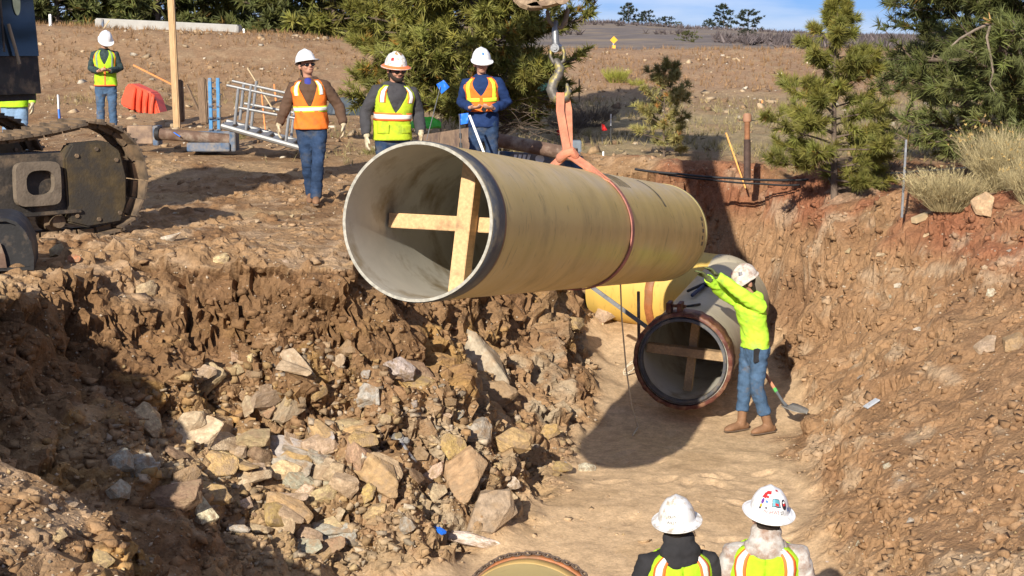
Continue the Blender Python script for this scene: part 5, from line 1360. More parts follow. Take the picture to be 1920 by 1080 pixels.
mb = MB(); n = 20; vs = [on_cab(CF - .62 + .10 * math.cos(2 * PI * k / n), 2.42 + .15 * math.sin(2 * PI * k / n), .0) for k in range(n)]; mb.add(vs, [tuple(range(n))]); mb.build('window_sticker', mat('olive_white_sticker', (.36, .40, .26), rough=.4, var=.3, scale=12, bump=0), cab)
mb = MB(); mb.tube([on_cab(CF - .50, 1.78, .03), on_cab(CF - .42, 1.95, .03), on_cab(CF - .30, 2.18, .03)], .018, 8); mb.build('wiper', mat('dusty_arm', (.30, .24, .16), rough=.7, var=.2, bump=0), cab)
mb = MB(); mb.tube([on_cab(CF - .1, 2.6, .05), on_cab(CF - .1, 1.9, .05)], .012, 6); mb.build('window_bar', M_frame, cab)
mb = MB(); mb.tube([U(CF - .10, .14, 3.1), U(CF + .10, .10, 3.0), U(CF + .11, .10, 1.85), U(CF + .05, .12, 1.74), U(CF - .10, .16, 1.74)], .016, 8); mb.build('grab_rail', M_blacks, ex, smooth=True)
mb = MB(); ubox(mb, CF - .04, CF - .01, -.02, .16, 2.36, 2.75); mb.build('mirror', M_white, ex, bevel=.01)
BF = U(.35, -.55, 2.25)
bk_top = P(1058, -70, 14.1)                                      # stick end above the bucket
BA = BF + (bk_top - BF) * .46; BA.z = 9.3; BT = BF + (bk_top - BF) * .84; BT.z = 9.0
mb = MB(); mb.beam(BF, BA, .5, .62); mb.beam(BA, BT, .46, .55); mb.build('boom', M_boomy, ex, bevel=.04)
ST_T = BT + Vector((-.35, .1, .45))
mb = MB(); mb.beam(ST_T, bk_top + Vector((0, 0, .12)), .36, .42); mb.build('stick', M_boomy, ex, bevel=.04)
mb = MB(); mb.cyl(BA + Vector((0, 0, .5)), ST_T, .07, seg=14); mb.build('stick_cylinder', M_chrome, ex, smooth=True)
mb = MB(); mb.cyl(BF + Vector((.6, -.3, -.5)), BF.lerp(BA, .55), .09, seg=14); mb.build('boom_cylinder', M_boomy, ex, smooth=True)
# bucket curled under the stick: curved shell with teeth pointing left
BK = P(1046, -48, 14.1)
prof = [(.34, .30), (.30, .02), (.20, -.15), (.06, -.24), (-.10, -.285), (-.24, -.29), (-.28, -.275), (-.22, -.255), (-.08, -.235), (.04, -.195), (.15, -.11), (.24, .04), (.28, .30)]
mb = MB(); mb.prism(prof, -.50, .50, Matrix.Translation(BK)); bko = mb.build('bucket', M_bucket, ex, smooth=True, angle=40)
side = [(.34, .30), (.30, .02), (.20, -.15), (.06, -.24), (-.10, -.285), (-.20, -.15), (-.05, .30)]
for y0 in (-.515, .50): MB().prism(side, y0, y0 + .015, Matrix.Translation(BK)).build('side_plate', M_bucket, bko)
for y0 in (-.5, -.2, .1, .4):
    mb = MB(); mb.prism([(-.20, -.235), (-.30, -.225), (-.395, -.200), (-.40, -.212), (-.33, -.275), (-.24, -.305), (-.14, -.30)], y0, y0 + .10, Matrix.Translation(BK)); mb.build('tooth', M_bucket, bko, bevel=.01)
mb = MB(); mb.cyl(BK + Vector((.02, -.30, -.20)), BK + Vector((.02, -.53, -.20)), .075, seg=20); mb.build('lifting_eye', M_bucket, bko, smooth=True)

# --- spare bucket lying on the ledge at the left edge
q, _ = drop(30, 503)
sb = thing('spare_bucket', q, 'black curved steel bucket lying at the left edge of the ledge', 'bucket')
D_ = (q - CAMP).dot(_f); k_ = S(1, D_)
m_ = Matrix.Translation(q + Vector((0, 0, -.02))) @ Matrix.Rotation(math.radians(14), 4, 'Z')
prof = [(-1.2, 0), (32 * k_, 0), (33 * k_, 26 * k_), (29 * k_, 52 * k_), (18 * k_, 76 * k_), (4 * k_, 92 * k_), (-14 * k_, 99 * k_), (-1.2, 101 * k_), (-1.2, 95 * k_), (-14 * k_, 93 * k_), (2 * k_, 86 * k_), (13 * k_, 72 * k_), (23 * k_, 50 * k_), (27 * k_, 26 * k_), (26 * k_, 6 * k_), (-1.2, 6 * k_)]
MB().prism(prof, 0, .85, m_).build('shell', M_blacks, sb, smooth=True, angle=40)
MB().prism([(-1.2, 5 * k_), (27 * k_, 5 * k_), (28 * k_, 26 * k_), (24 * k_, 50 * k_), (14 * k_, 72 * k_), (2 * k_, 87 * k_), (-14 * k_, 94 * k_), (-1.2, 96 * k_)], .05, .075, m_).build('side_plate', M_blacks, sb)
MB().prism([(-1.2, 3 * k_), (-16 * k_, 3 * k_), (-19 * k_, 30 * k_), (-26 * k_, 52 * k_), (-1.2, 54 * k_)], .0, .03, m_).build('wear_plate', M_rustp, sb)

# --- shoring gear, left
def box_px(mb, x0, y0, x1, y1, D, depth, rz=0.0):
    a, b2 = P(x0, y1, D), P(x1, y0, D); c = (a + b2) / 2; mb.box((c.x, c.y + depth / 2, c.z), (abs(b2.x - a.x), depth, abs(b2.z - a.z)), rz); return mb
t = thing('trench_brace', P(340, 285, 25.8), 'rusty spreader pipe between blue end plates lying on the ledge', 'shoring')
mb = MB(); mb.cyl(P(300, 251, 25.6), P(432, 262, 25.6), .092, seg=20); mb.build('spreader_pipe', M_rustp, t, smooth=True)
mb = MB(); mb.cyl(P(294, 251, 25.62), P(302, 251, 25.6), .108, seg=20); mb.build('pipe_collar', M_blacks, t, smooth=True)
box_px(MB(), 238, 236, 286, 270, 25.7, .25).build('rusty_panel', M_rustplate, t, bevel=.01)
box_px(MB(), 286, 236, 296, 273, 25.6, .35).build('end_plate', M_bluedark, t, bevel=.01)
box_px(MB(), 430, 248, 441, 284, 25.5, .40).build('end_plate', M_bluedark, t, bevel=.01)
box_px(MB(), 352, 246, 432, 276, 25.9, .06).build('back_panel', M_bluedark, t, bevel=.01)
mb = MB(); box_px(mb, 350, 268, 430, 284, 25.45, .5).build('base_panel', M_bluedark, t, bevel=.01)
MB().beam(P(326, 248, 25.45), P(338, 256, 25.45), .035, .012).build('blue_strap', M_bluepl, t)
t = thing('shoring_rails', P(401, 262, 26.0), 'pair of upright sky blue steel rails joined by rungs', 'shoring')
for x in (391, 406):
    r_ = box_px(MB(), x, 146, x + 6.5, 262, 26.0, .06).build('rail', M_bluesteel, t, bevel=.006)
    for k in range(5): box_px(MB(), x - .8, 154 + 22 * k, x + 7.3, 156.5 + 22 * k, 25.97, .12).build('clip', M_bluedark, r_)
for k in range(5): box_px(MB(), 397, 164 + 20 * k, 406.5, 167 + 20 * k, 26.02, .03).build('rung', M_bluedark, t)
# --- trench shield, right
t = thing('trench_shield', P(960, 315, 22.3), 'blue steel trench shield with a thick rusty spreader pipe behind the pipe', 'shield')
mb = MB(); mb.cyl(P(925, 261, 21.8), P(1080, 291, 21.5), .095, seg=24); mb.build('spreader_pipe', M_rustp, t, smooth=True)
mb = MB(); mb.beam(P(930, 302, 22.2), P(1092, 312, 21.9), .10, .28, (0, 0, 1)); sp = mb.build('side_panel', M_bluedark, t, bevel=.01)
box_px(MB(), 1064, 264, 1090, 286, 21.7, .25).build('end_lug', mat('dusty_blue_grey', (.17, .20, .23), rough=.7, var=.3, bump=.2), t, bevel=.01)
box_px(MB(), 1074, 284, 1088, 318, 21.75, .12).build('end_post', M_bluedark, t, bevel=.01)
fc = lambda x, y_: P(x, y_, 21.78)
for k in range(4):
    x = 962 + k * 8.5; MB().add([fc(x, 300), fc(x + 5, 300.4), fc(x + 8, 290), fc(x + 2.5, 289.6)], [(0, 1, 2, 3)]).build('white_lettering', M_white, sp)
n = 16; MB().add([fc(1012 + 8.5 * math.cos(2 * PI * k / n), 298 + 8 * math.sin(2 * PI * k / n)) for k in range(n)], [tuple(range(n))]).build('white_emblem', M_white, sp)
t = thing('rusty_shield_plate', P(840, 300, 22.6), 'rusty slotted steel plate standing on edge beside the navy jacket man', 'plate')
mb = MB(); a, b2 = P(786, 292, 24.0), P(890, 280, 21.6); mb.beam(a, b2, .08, .60, (0, 0, 1)); pl = mb.build('plate', M_rustplate, t, bevel=.012)
for y_ in (250, 268): box_px(MB(), 861, y_, 867, y_ + 9, 21.95, .16).build('slot', M_black, pl)
# --- aluminium gangway
t = thing('aluminium_gangway', P(480, 275, 25), 'aluminium gangway with handrails lying tilted on the ledge', 'gangway')
for k, D in ((0, 24.6), (1, 25.4)):
    dy = -8 * k; dx = 10 * k
    MB().tube([P(415 + dx, 236 + dy, D), P(575 + dx, 281 + dy, D)], .045, 8).build('deck_beam', M_alu, t, smooth=True)
    MB().tube([P(425 + dx, 160 + dy, D), P(560 + dx, 190 + dy, D)], .022, 8).build('top_rail', M_alu, t, smooth=True)
    MB().tube([P(448 + dx, 202 + dy, D), P(565 + dx, 224 + dy, D)], .022, 8).build('mid_rail', M_alu, t, smooth=True)
    for x0, x1, y0, y1 in ((440, 447, 233, 166), (461, 471, 246, 160), (536, 546, 266, 184)): MB().tube([P(x0 + dx, y0 + dy, D), P(x1 + dx, y1 + dy, D)], .024, 8).build('post', M_alu, t, smooth=True)
for k in range(7):
    x = 424 + 23 * k; MB().beam(P(x, 237 + 6.4 * k, 24.6), P(x + 10, 229 + 6.4 * k, 25.4), .16, .02).build('tread', M_alu, t)
# --- barrier, poles, posts, stakes
q, _ = drop(262, 212)
t = thing('plastic_barrier', q, 'red orange plastic water barrier tipped over beside the phone man', 'barrier')
D_ = (q - CAMP).dot(_f); k_ = S(1, D_)
m_ = Matrix.Translation(q) @ Matrix.Rotation(math.radians(-12), 4, 'Z') @ Matrix.Rotation(math.radians(20), 4, 'Y')
bx0 = -44 * k_
prof = [(bx0, .08), (bx0 + .05, .0), (40 * k_, 0), (44 * k_, .06), (22 * k_, 34 * k_), (10 * k_, 44 * k_), (-36 * k_, 46 * k_), (-42 * k_, 40 * k_)]
MB().prism(prof, 0, .42, m_).build('body', M_barrier, t, bevel=.03)
for k in range(4):
    x = (-22 + 13 * k) * k_; mb = MB(); mb.tube([m_ @ Vector((x, -.02, 40 * k_)), m_ @ Vector((x + .03, -.05, 22 * k_)), m_ @ Vector((x + .10, -.06, 4 * k_))], [.03, .045, .03], 8, round_caps=True); mb.build('rib', M_barrier, t, smooth=True)
def stick(name, x0, y0, x1, y1, D, w, m, label, cat, t=None, taper=1.0, sink=.15):
    a, b2 = P(x0, y0, D), P(x1, y1, D); a = a + (a - b2).normalized() * sink
    mb = MB(); mb.beam(a, b2, w, t or w * .6); o = mb.build(name, m, bevel=min(w, t or w * .6) * .15); return tag(o, label, cat)
stick('timber_pole', 331, 214, 318, -60, 30.0, .135, M_pole, 'tall pale timber pole rising past the bank at left', 'pole', .12, sink=.3)
stick('fence_post', 338, 214, 335, 150, 30.3, .16, M_post, 'weathered fence post just right of the timber pole', 'post', .15)
stick('fence_post', 382, 218, 378, 146, 29.6, .15, M_post, 'weathered fence post beside the blue rails', 'post', .15)
stick('brace_stick', 372, 206, 350, 158, 30, .05, M_post, 'grey stick leaning against the weathered fence posts', 'stick')
o = thing('survey_stake', P(111, 226, 27.5), 'white survey stake with blue foot by the track', 'stake')
MB().beam(P(110.5, 205, 27.5), P(109, 178, 27.5), .075, .02).build('white_top', M_white, o); MB().beam(P(112.5, 232, 27.52), P(110.5, 205, 27.5), .077, .022).build('blue_foot', M_bluepl, o)
stick('lath', 519, 216, 464, 127, 26.5, .035, M_stake, 'thin pale lath leaning over the aluminium gangway', 'lath')
stick('orange_stake', 497, 240, 490, 172, 26.8, .035, M_orstake, 'thin orange stake standing behind the aluminium gangway', 'stake')
stick('orange_stake', 516, 176, 514, 158, 33, .05, M_orstake, 'short orange stake on the bank above the gangway', 'stake')
stick('lath', 182, 70, 205, 38, 42, .05, M_stake, 'pale lath leaning on the crest by the concrete barrier', 'lath')
stick('plank', 262, 128, 322, 158, 34, .05, M_orstake, 'thin orange-brown plank lying down the bank by the timber pole', 'plank')
stick('steel_stake', 413.5, 236, 412, 175, 26, .035, M_blacks, 'dark steel stake right of the blue rails', 'stake')
stick('white_pole', 911, 296, 880, 216, 19.6, .028, M_pvc, 'white plastic pole leaning before the navy jacket man', 'pole', .028, sink=.7)
def flag(name, pts, D, m, label, staff=None):
    t = thing(name, P(pts[0][0], pts[0][1] + 40, D), label, 'flag')
    n = 5; vs = []
    for i in range(n + 1):
        for j in range(n + 1):
            u, v = i / n, j / n
            x = (pts[0][0] * (1 - u) + pts[1][0] * u) * (1 - v) + (pts[3][0] * (1 - u) + pts[2][0] * u) * v; y_ = (pts[0][1] * (1 - u) + pts[1][1] * u) * (1 - v) + (pts[3][1] * (1 - u) + pts[2][1] * u) * v
            vs.append(P(x, y_, D + .03 * math.sin(u * 5 + v * 2)))
    mb = MB(); mb.add(vs, [(i * (n + 1) + j, i * (n + 1) + j + 1, (i + 1) * (n + 1) + j + 1, (i + 1) * (n + 1) + j) for i in range(n) for j in range(n)])
    o = mb.build('cloth', m, t, smooth=True)
    if staff: MB().tube([P(*staff[0], D), P(*staff[1], D)], staff[2], 6).build('staff', M_steel_g, t)
flag('marker_flag', [(818, 158), (832, 150), (843, 163), (828, 176)], 22.5, M_bluepl, 'blue marker flag on a wire in front of the large pine', ((826, 162), (800, 262), .006))
flag('marker_flag', [(860, 214), (882, 211), (884, 230), (862, 234)], 21.0, M_bluepl, 'blue marker flag beside the navy jacket man', ((861, 214), (865, 290), .006))
flag('marker_flag', [(1127, 231), (1133, 234), (1139, 244), (1128, 246)], 27, M_redpl, 'small red marker flag beside the black and white stake', ((1128, 231), (1130, 284), .004))
flag('marker_flag', [(1043, 245), (1048, 243), (1050, 252), (1045, 255)], 27, M_redpl, 'small red marker flag beside the hanging sling', ((1044, 244), (1047, 270), .004))
o = thing('striped_stake', P(1145, 270, 27), 'thin black stake with a white top on the dry slope', 'stake')
MB().beam(P(1145, 274, 27), P(1145, 236, 27), .03, .02).build('black_shaft', M_blacks, o); MB().beam(P(1145, 236, 27), P(1145.5, 214, 27), .032, .022).build('white_top', M_white, o)
stick('white_peg', 1131, 300, 1131, 284, 24.5, .04, M_white, 'short white peg on the dirt berm behind the pipe', 'peg')
o = thing('rusty_post', P(1401, 336, 21.8), 'rusty steel pipe post with a pale rounded cap', 'post')
MB().cyl(P(1401, 340, 21.8), P(1401, 262, 21.8), .048, seg=14).build('dark_sleeve', mat('dark_rust', (.075, .045, .035), rough=.8, var=.4, scale=10, bump=.3), o, smooth=True)
MB().cyl(P(1401, 262, 21.8), P(1401, 226, 21.8), .038, seg=14).build('shaft', mat('orange_rust', (.25, .11, .05), rough=.8, var=.4, scale=10, bump=.3), o, smooth=True)
MB().tube([P(1401, 229, 21.8), P(1401, 226, 21.8), P(1401, 216, 21.8), P(1401, 213, 21.8)], [.05, .062, .058, .045], 14).build('cap', mat('pale_rust', (.42, .22, .13), rough=.7, var=.3, bump=.1), o, smooth=True)
MB().beam(P(1385, 225, 21.8), P(1417, 226, 21.8), .02, .012).build('cross_wire', M_blacks, o)
stick('orange_lath', 1391, 334, 1361, 249, 22.2, .035, mat('orange_yellow_paint', (.80, .38, .10), rough=.6, var=.2, bump=0), 'orange yellow lath leaning beside the rusty post', 'lath', .02)
stick('wooden_stub', 1086, 178, 1086, 148, 34, .045, M_post, 'short brown stake beside the pale green box on the slope', 'stake')
stick('wooden_stub', 1429, 222, 1429, 188, 34, .05, M_orstake, 'short reddish stake on the slope right of the rusty post', 'stake')
stick('fence_t_post', 1692, 384, 1699, 262, 18.6, .028, M_steel_g, 'thin grey steel fence post between the small pine and brush', 'post', .025)
for i, (l, r_, lab) in enumerate([([(1190, 317), (1270, 326), (1370, 334), (1480, 338), (1560, 333), (1640, 326), (1730, 320), (1830, 312)], .017, 'black hose running along the top of the berm to the brush'), ([(1235, 325), (1330, 337), (1430, 345), (1500, 347)], .013, 'lower black hose ending at the small pine'), ([(1572, 357), (1640, 362), (1700, 361), (1760, 357)], .016, 'short black hose between the small pine and the brush')]):
    mb = MB(); pts = [P(x, y_, 21.6 + .05 * i) for x, y_ in l]
    fine = []
    for a, b2 in zip(pts[:-1], pts[1:]):
        for k in range(4): fine.append(a.lerp(b2, k / 4) + Vector((0, 0, -.01 * math.sin(PI * k / 4))))
    mb.tube(fine + [pts[-1]], r_, 8); tag(mb.build('black_hose', M_hose, smooth=True), lab, 'hose')
# wall along the road, marker posts, sign
t = MB(); a, b2 = P(182, 53, 44.0), P(450, 66, 43.0); t.beam(a, b2, .3, .55, (0, 0, 1)); tag(t.build('concrete_barrier', M_conc, bevel=.03), 'long pale concrete road barrier on the crest at left', 'barrier')
stick('marker_post', 95, 52, 94, 27, 43, .10, M_pvc, 'white marker post on the crest at far left', 'post', .06)
stick('marker_post', 458, 66, 457, 54, 43, .08, M_pvc, 'short white marker post right of the concrete barrier', 'post', .05)
stick('marker_post', 193, 52, 192, 36, 43.2, .10, M_bluedark, 'dark blue marker post at the end of the concrete barrier', 'post', .06)
sg = P(1149, 98, 60); t = thing('road_sign', sg, 'small yellow diamond road sign far off on the slope', 'sign')
MB().beam(P(1150, 104, 60), P(1150, 72, 60), .05, .05).build('post', M_steel_g, t)
MB().beam(P(1151, 92, 59.96), P(1151, 85, 59.96), .12, .02, (0, 1, 0)).build('plate', mat('sign_yellow', (.85, .42, .02), rough=.5, var=.05, bump=0), t)
c = P(1151, 75, 59.95); r_ = .14; MB().add([c + Vector((0, 0, r_)), c + Vector((r_, 0, 0)), c + Vector((0, 0, -r_)), c + Vector((-r_, 0, 0)), c + Vector((0, .02, r_)), c + Vector((r_, .02, 0)), c + Vector((0, .02, -r_)), c + Vector((-r_, .02, 0))], [(3, 2, 1, 0), (4, 5, 6, 7), (0, 1, 5, 4), (1, 2, 6, 5), (2, 3, 7, 6), (3, 0, 4, 7)]).build('diamond', MATS['sign_yellow'], t)
# tarps and box
def lump(name, x, y_, D, wx, hz_, dp, m, label, cat, seed=1):
    c = P(x, y_, D); mb = MB(); mb.ell((0, 0, 0), (S(wx, D) / 2, dp / 2, S(hz_, D)), seg=26, rows=14)
    V = np.array(mb.v); nz = fbm(V * 6 + seed * 7, 3, seed); rd = 1 - 2 * np.abs(fbm(V * 4 + seed, 2, seed + 2)); V = V * (1 + .28 * nz + .16 * rd)[:, None]; V[:, 2] = np.maximum(V[:, 2], -.03)
    mb.v = [tuple(Vector(v) + c) for v in V.tolist()]; return tag(mb.build(name, m, smooth=True, angle=30), label, cat)
lump('dark_tarp', 655, 212, 27.5, 78, 26, .6, M_tarp, 'crumpled dark grey tarp behind the orange vest man', 'tarp', 3)
lump('green_tarp', 800, 236, 24.5, 56, 15, .5, M_green, 'crumpled bright green tarp behind the yellow vest man', 'tarp', 5)
t = MB(); box_px(t, 1007, 147, 1032, 182, 33, .4); tag(t.build('utility_box', M_teal, bevel=.03), 'pale green utility box on the slope beside the hook', 'box')
# --- in the trench
def shovel():
    a, b2 = P(1423, 682, 17.6), P(1467, 752, 17.35); t = thing('shovel', on_ground(P(1490, 770, 17.2).x, P(1490, 770, 17.2).y), 'long handled shovel leaning behind the trench worker', 'shovel')
    MB().tube([P(1424, 684, 17.65), a.lerp(b2, .3)], .016, 8).build('grip', mat('brown_handle', (.20, .10, .055), rough=.6, var=.2, bump=0), t, smooth=True)
    MB().tube([a.lerp(b2, .3), a.lerp(b2, .72)], .0185, 8).build('handle', mat('orange_handle', (.50, .22, .12), rough=.6, var=.2, bump=0), t, smooth=True)
    MB().tube([a.lerp(b2, .66), a.lerp(b2, .76)], .020, 8).build('green_band', mat('green_band', (.10, .42, .10), rough=.6, var=.1, bump=0), t, smooth=True)
    e = P(1475, 762, 17.3); MB().tube([a.lerp(b2, .76), b2, e], [.017, .016, .022], 8).build('neck', M_steel_g, t, smooth=True)
    o = P(1508, 774, 17.1); d = (o - e); s_ = Vector((d.y, -d.x, 0)).normalized() * .115
    mb = MB(); vs = []
    for i in range(7):
        u = i / 6; w = (1.0 if u < .55 else math.sqrt(max(0, 1 - ((u - .55) / .45) ** 2)) * 1.0) if u > .05 else .8
        for j in range(5):
            v = (j - 2) / 2; vs.append(e + d * u * 1.12 + s_ * (v * max(w, .12)) + Vector((0, 0, .02 * v * v + .014 * (1 - u) - .006)))
    mb.add(vs, [(i * 5 + j, i * 5 + j + 1, i * 5 + j + 6, i * 5 + j + 5) for i in range(6) for j in range(4)]); o_ = mb.build('blade', mat('shovel_steel', (.33, .31, .27), rough=.5, metal=.4, var=.25, scale=9, bump=.05), t, smooth=True)
    m_ = o_.modifiers.new('s', 'SOLIDIFY'); m_.thickness = .004
shovel()
stick('conduit', 1218, 617, 1096, 528, 18.4, .045, M_steel_g, 'grey steel bar slanting down to the laid pipe coupling', 'bar', .045, sink=.05)
stick('steel_pin', 1198, 648, 1197, 546, 18.6, .035, M_rustp, 'rusty steel pin standing left of the laid pipe coupling', 'pin', .035)
mb = MB(); pts = [P(1163, 524, 15.6), P(1166, 600, 16.2), P(1174, 690, 16.7), P(1184, 760, 16.9)]; gl, _ = drop(1196, 806); g2, _ = drop(1190, 818); pts += [gl + Vector((0, 0, .03)), g2 + Vector((-.02, 0, .012))]
mb.tube(pts, .008, 6); tag(mb.build('tag_line', mat('cream_rope', (.55, .48, .36), rough=.9, var=.2, scale=40, bump=.2), smooth=True), 'thin cream rope hanging from the hanging pipe to the sand', 'rope')
mb = MB(); c, _ = drop(1180, 706); L_ = []
for k in range(26):
    a = 2 * PI * k / 13; L_.append(c + Vector((.05 * math.cos(a) + .05 * math.sin(a), -.02 * k / 26, .10 + .10 * math.sin(a) * (1 - .02 * k))))
mb.tube(L_, .007, 6); tag(mb.build('rope_coil', MATS['cream_rope'], smooth=True), 'small coil of white rope left of the laid pipe mouth', 'rope')
# cable bundle lying on the laid pipe
t = thing('cable_bundle', P(1325, 545, 18.2), 'dark cables and straps lying over the top of the laid pipe', 'cables')
for k, l in enumerate([[(1290, 548, 18.2), (1316, 536, 18.5), (1340, 540, 18.3)], [(1298, 556, 18.0), (1325, 534, 18.6), (1347, 528, 18.6)], [(1282, 578, 17.6), (1300, 575, 17.6), (1312, 573, 17.7)], [(1308, 541, 18.45), (1330, 530, 18.7), (1345, 535, 18.4)]]):
    MB().tube([P(*q_) + Vector((0, 0, .015)) for q_ in l], (.018, .022, .014, .02)[k], 8, round_caps=True).build('cable', [M_hose, mat('blue_black_strap', (.03, .045, .10), rough=.6, var=.3, bump=.1)][k % 2], t, smooth=True)
# chain hoist on the rubble
c, nn = drop(742, 826)
t = thing('chain_hoist', c, 'steel lever chain hoist lying on the broken rock', 'hoist')
nn = (nn + Vector((0, -.6, .3))).normalized()
x_, y_ = frame_of(nn)
M_hst = mat('hoist_steel', (.40, .39, .37), rough=.4, metal=.5, var=.3, scale=20, bump=.1)
MB().cyl(c, c + nn * .07, .058, .05, 24).build('gear_housing', M_hst, t, smooth=True)
MB().beam(c + x_ * -.10 + y_ * .03, c + x_ * .10 + y_ * -.05 + nn * .03, .06, .07, nn).build('body', M_hst, t, bevel=.012)
MB().cyl(c + nn * .07, c + nn * .09, .034, .03, 20).build('hub', mat('brass_hub', (.40, .33, .20), rough=.4, metal=.5, var=.2, bump=.1), t, smooth=True)
MB().tube([c + nn * .07, P(765, 848, (c - CAMP).dot(_f) - .05), P(782, 868, (c - CAMP).dot(_f) - .03)], [(.028, .016), (.022, .014), (.016, .012)], 10, round_caps=True).build('lever', M_hst, t, smooth=True)
for k in range(14):
    q_, n_ = drop(712 + 5 * math.sin(k * .9) - k * .3, 806 + k * 4.2)
    o = bpy.data.objects.new('link', lme); COL.objects.link(o); o.parent = t; o.location = q_ - c + n_ * .012; o.rotation_euler = (1.57 * (k % 2) + .4, .3, 1.2 + .2 * k)
q, n_ = drop(822, 996); tag(MB().box(q + Vector((0, 0, .015)), (.17, .06, .035), Matrix.Rotation(-.9, 3, 'Z') @ Matrix.Rotation(.15, 3, 'Y')).build('blue_offcut', M_bluepl, bevel=.01), 'bright blue plastic scrap at the foot of the rubble', 'scrap')
q, n_ = drop(1727, 413); tag(MB().box(q + Vector((0, 0, .03)), (.24, .09, .07), Matrix.Rotation(.5, 3, 'Z') @ Matrix.Rotation(-.25, 3, 'Y')).build('wood_block', M_stake, bevel=.006), 'pale timber offcut lying on the red dirt at right', 'timber')
q, n_ = drop(1634, 760); tag(MB().box(q + Vector((0, 0, .02)), (.16, .09, .015), Matrix.Rotation(.3, 3, 'Z') @ Matrix.Rotation(-.5, 3, 'Y')).build('grey_scrap', mat('grey_plastic', (.45, .47, .50), rough=.5, var=.15, bump=.1), bevel=.004), 'grey plastic scrap on the right trench side', 'scrap')
# ------------------------------------------------------------------ trees, brush and grass
def leafmat(name, col, var=.25, trans=.25):
    m, nt, b = nodes_of(name); N, L = nt.nodes, nt.links
    at = N.new('ShaderNodeAttribute'); at.attribute_name = 'tone'
    mm = N.new('ShaderNodeVectorMath'); mm.operation = 'MULTIPLY'; mm.inputs[1].default_value = col; L.new(at.outputs['Color'], mm.inputs[0])
    L.new(mm.outputs['Vector'], b.inputs['Base Color']); b.inputs['Roughness'].default_value = .6; b.inputs['Specular IOR Level'].default_value = .25
    tr = N.new('ShaderNodeBsdfTranslucent'); L.new(mm.outputs['Vector'], tr.inputs['Color'])
    mx = N.new('ShaderNodeMixShader'); mx.inputs['Fac'].default_value = trans
    L.new(b.outputs['BSDF'], mx.inputs[1]); L.new(tr.outputs['BSDF'], mx.inputs[2]); L.new(mx.outputs['Shader'], nt.nodes['Material Output'].inputs['Surface'])
    return m
M_needle = leafmat('pine_needles', (.205, .20, .05))
M_needle_d = leafmat('dark_pine_needles', (.125, .138, .046))
M_needle_f = leafmat('far_pine_needles', (.045, .058, .034))
M_olive = leafmat('olive_brush', (.29, .26, .10))
M_straw = leafmat('straw', (.46, .38, .20), trans=.2)
M_sage = leafmat('pale_sage', (.47, .39, .21), trans=.2)
M_greyb = leafmat('grey_twigs', (.16, .13, .105), trans=.1)
M_ygreen = leafmat('yellow_green_brush', (.36, .36, .07))
M_bark = mat('pine_bark', (.13, .095, .07), rough=.95, var=.35, scale=9, bump=.6, bscale=18, stretch=(1, 1, .35))
M_dead = mat('dead_wood', (.21, .165, .125), rough=.9, var=.35, scale=12, bump=.3)
def tufts(pts, dirs, K, L, W, spread, cols, rng, back=.0):
    """needle tufts: K blades each, pointing round dirs"""
    n = len(pts)
    d = dirs[:, None, :] + spread * rng.normal(size=(n, K, 3)); d /= np.linalg.norm(d, axis=2, keepdims=True)
    s_ = np.cross(d, rng.normal(size=(n, K, 3))); s_ /= np.linalg.norm(s_, axis=2, keepdims=True) + 1e-9
    ln = L * rng.uniform(.65, 1.1, (n, K, 1))
    b0 = pts[:, None, :] + d * (ln * rng.uniform(-.15, .15, (n, K, 1)))
    V = np.stack([b0 - s_ * W / 2, b0 + s_ * W / 2, b0 + d * ln], 2)
    Fq = np.arange(n * K * 3).reshape(-1, 3)
    Cc = np.repeat(cols, K * 3, 0) * np.repeat(rng.uniform(.8, 1.2, (n * K, 1)), 3, 0)
    return V.reshape(-1, 3), Fq, Cc
def foliage(name, V, Fq, Cc, m, parent=None, off=None):
    if off is not None: V = V - np.array(off)[None]
    me = np_mesh(name, V, Fq); np_color(me, 'tone', Cc); return link_mesh(name, me, m, parent)
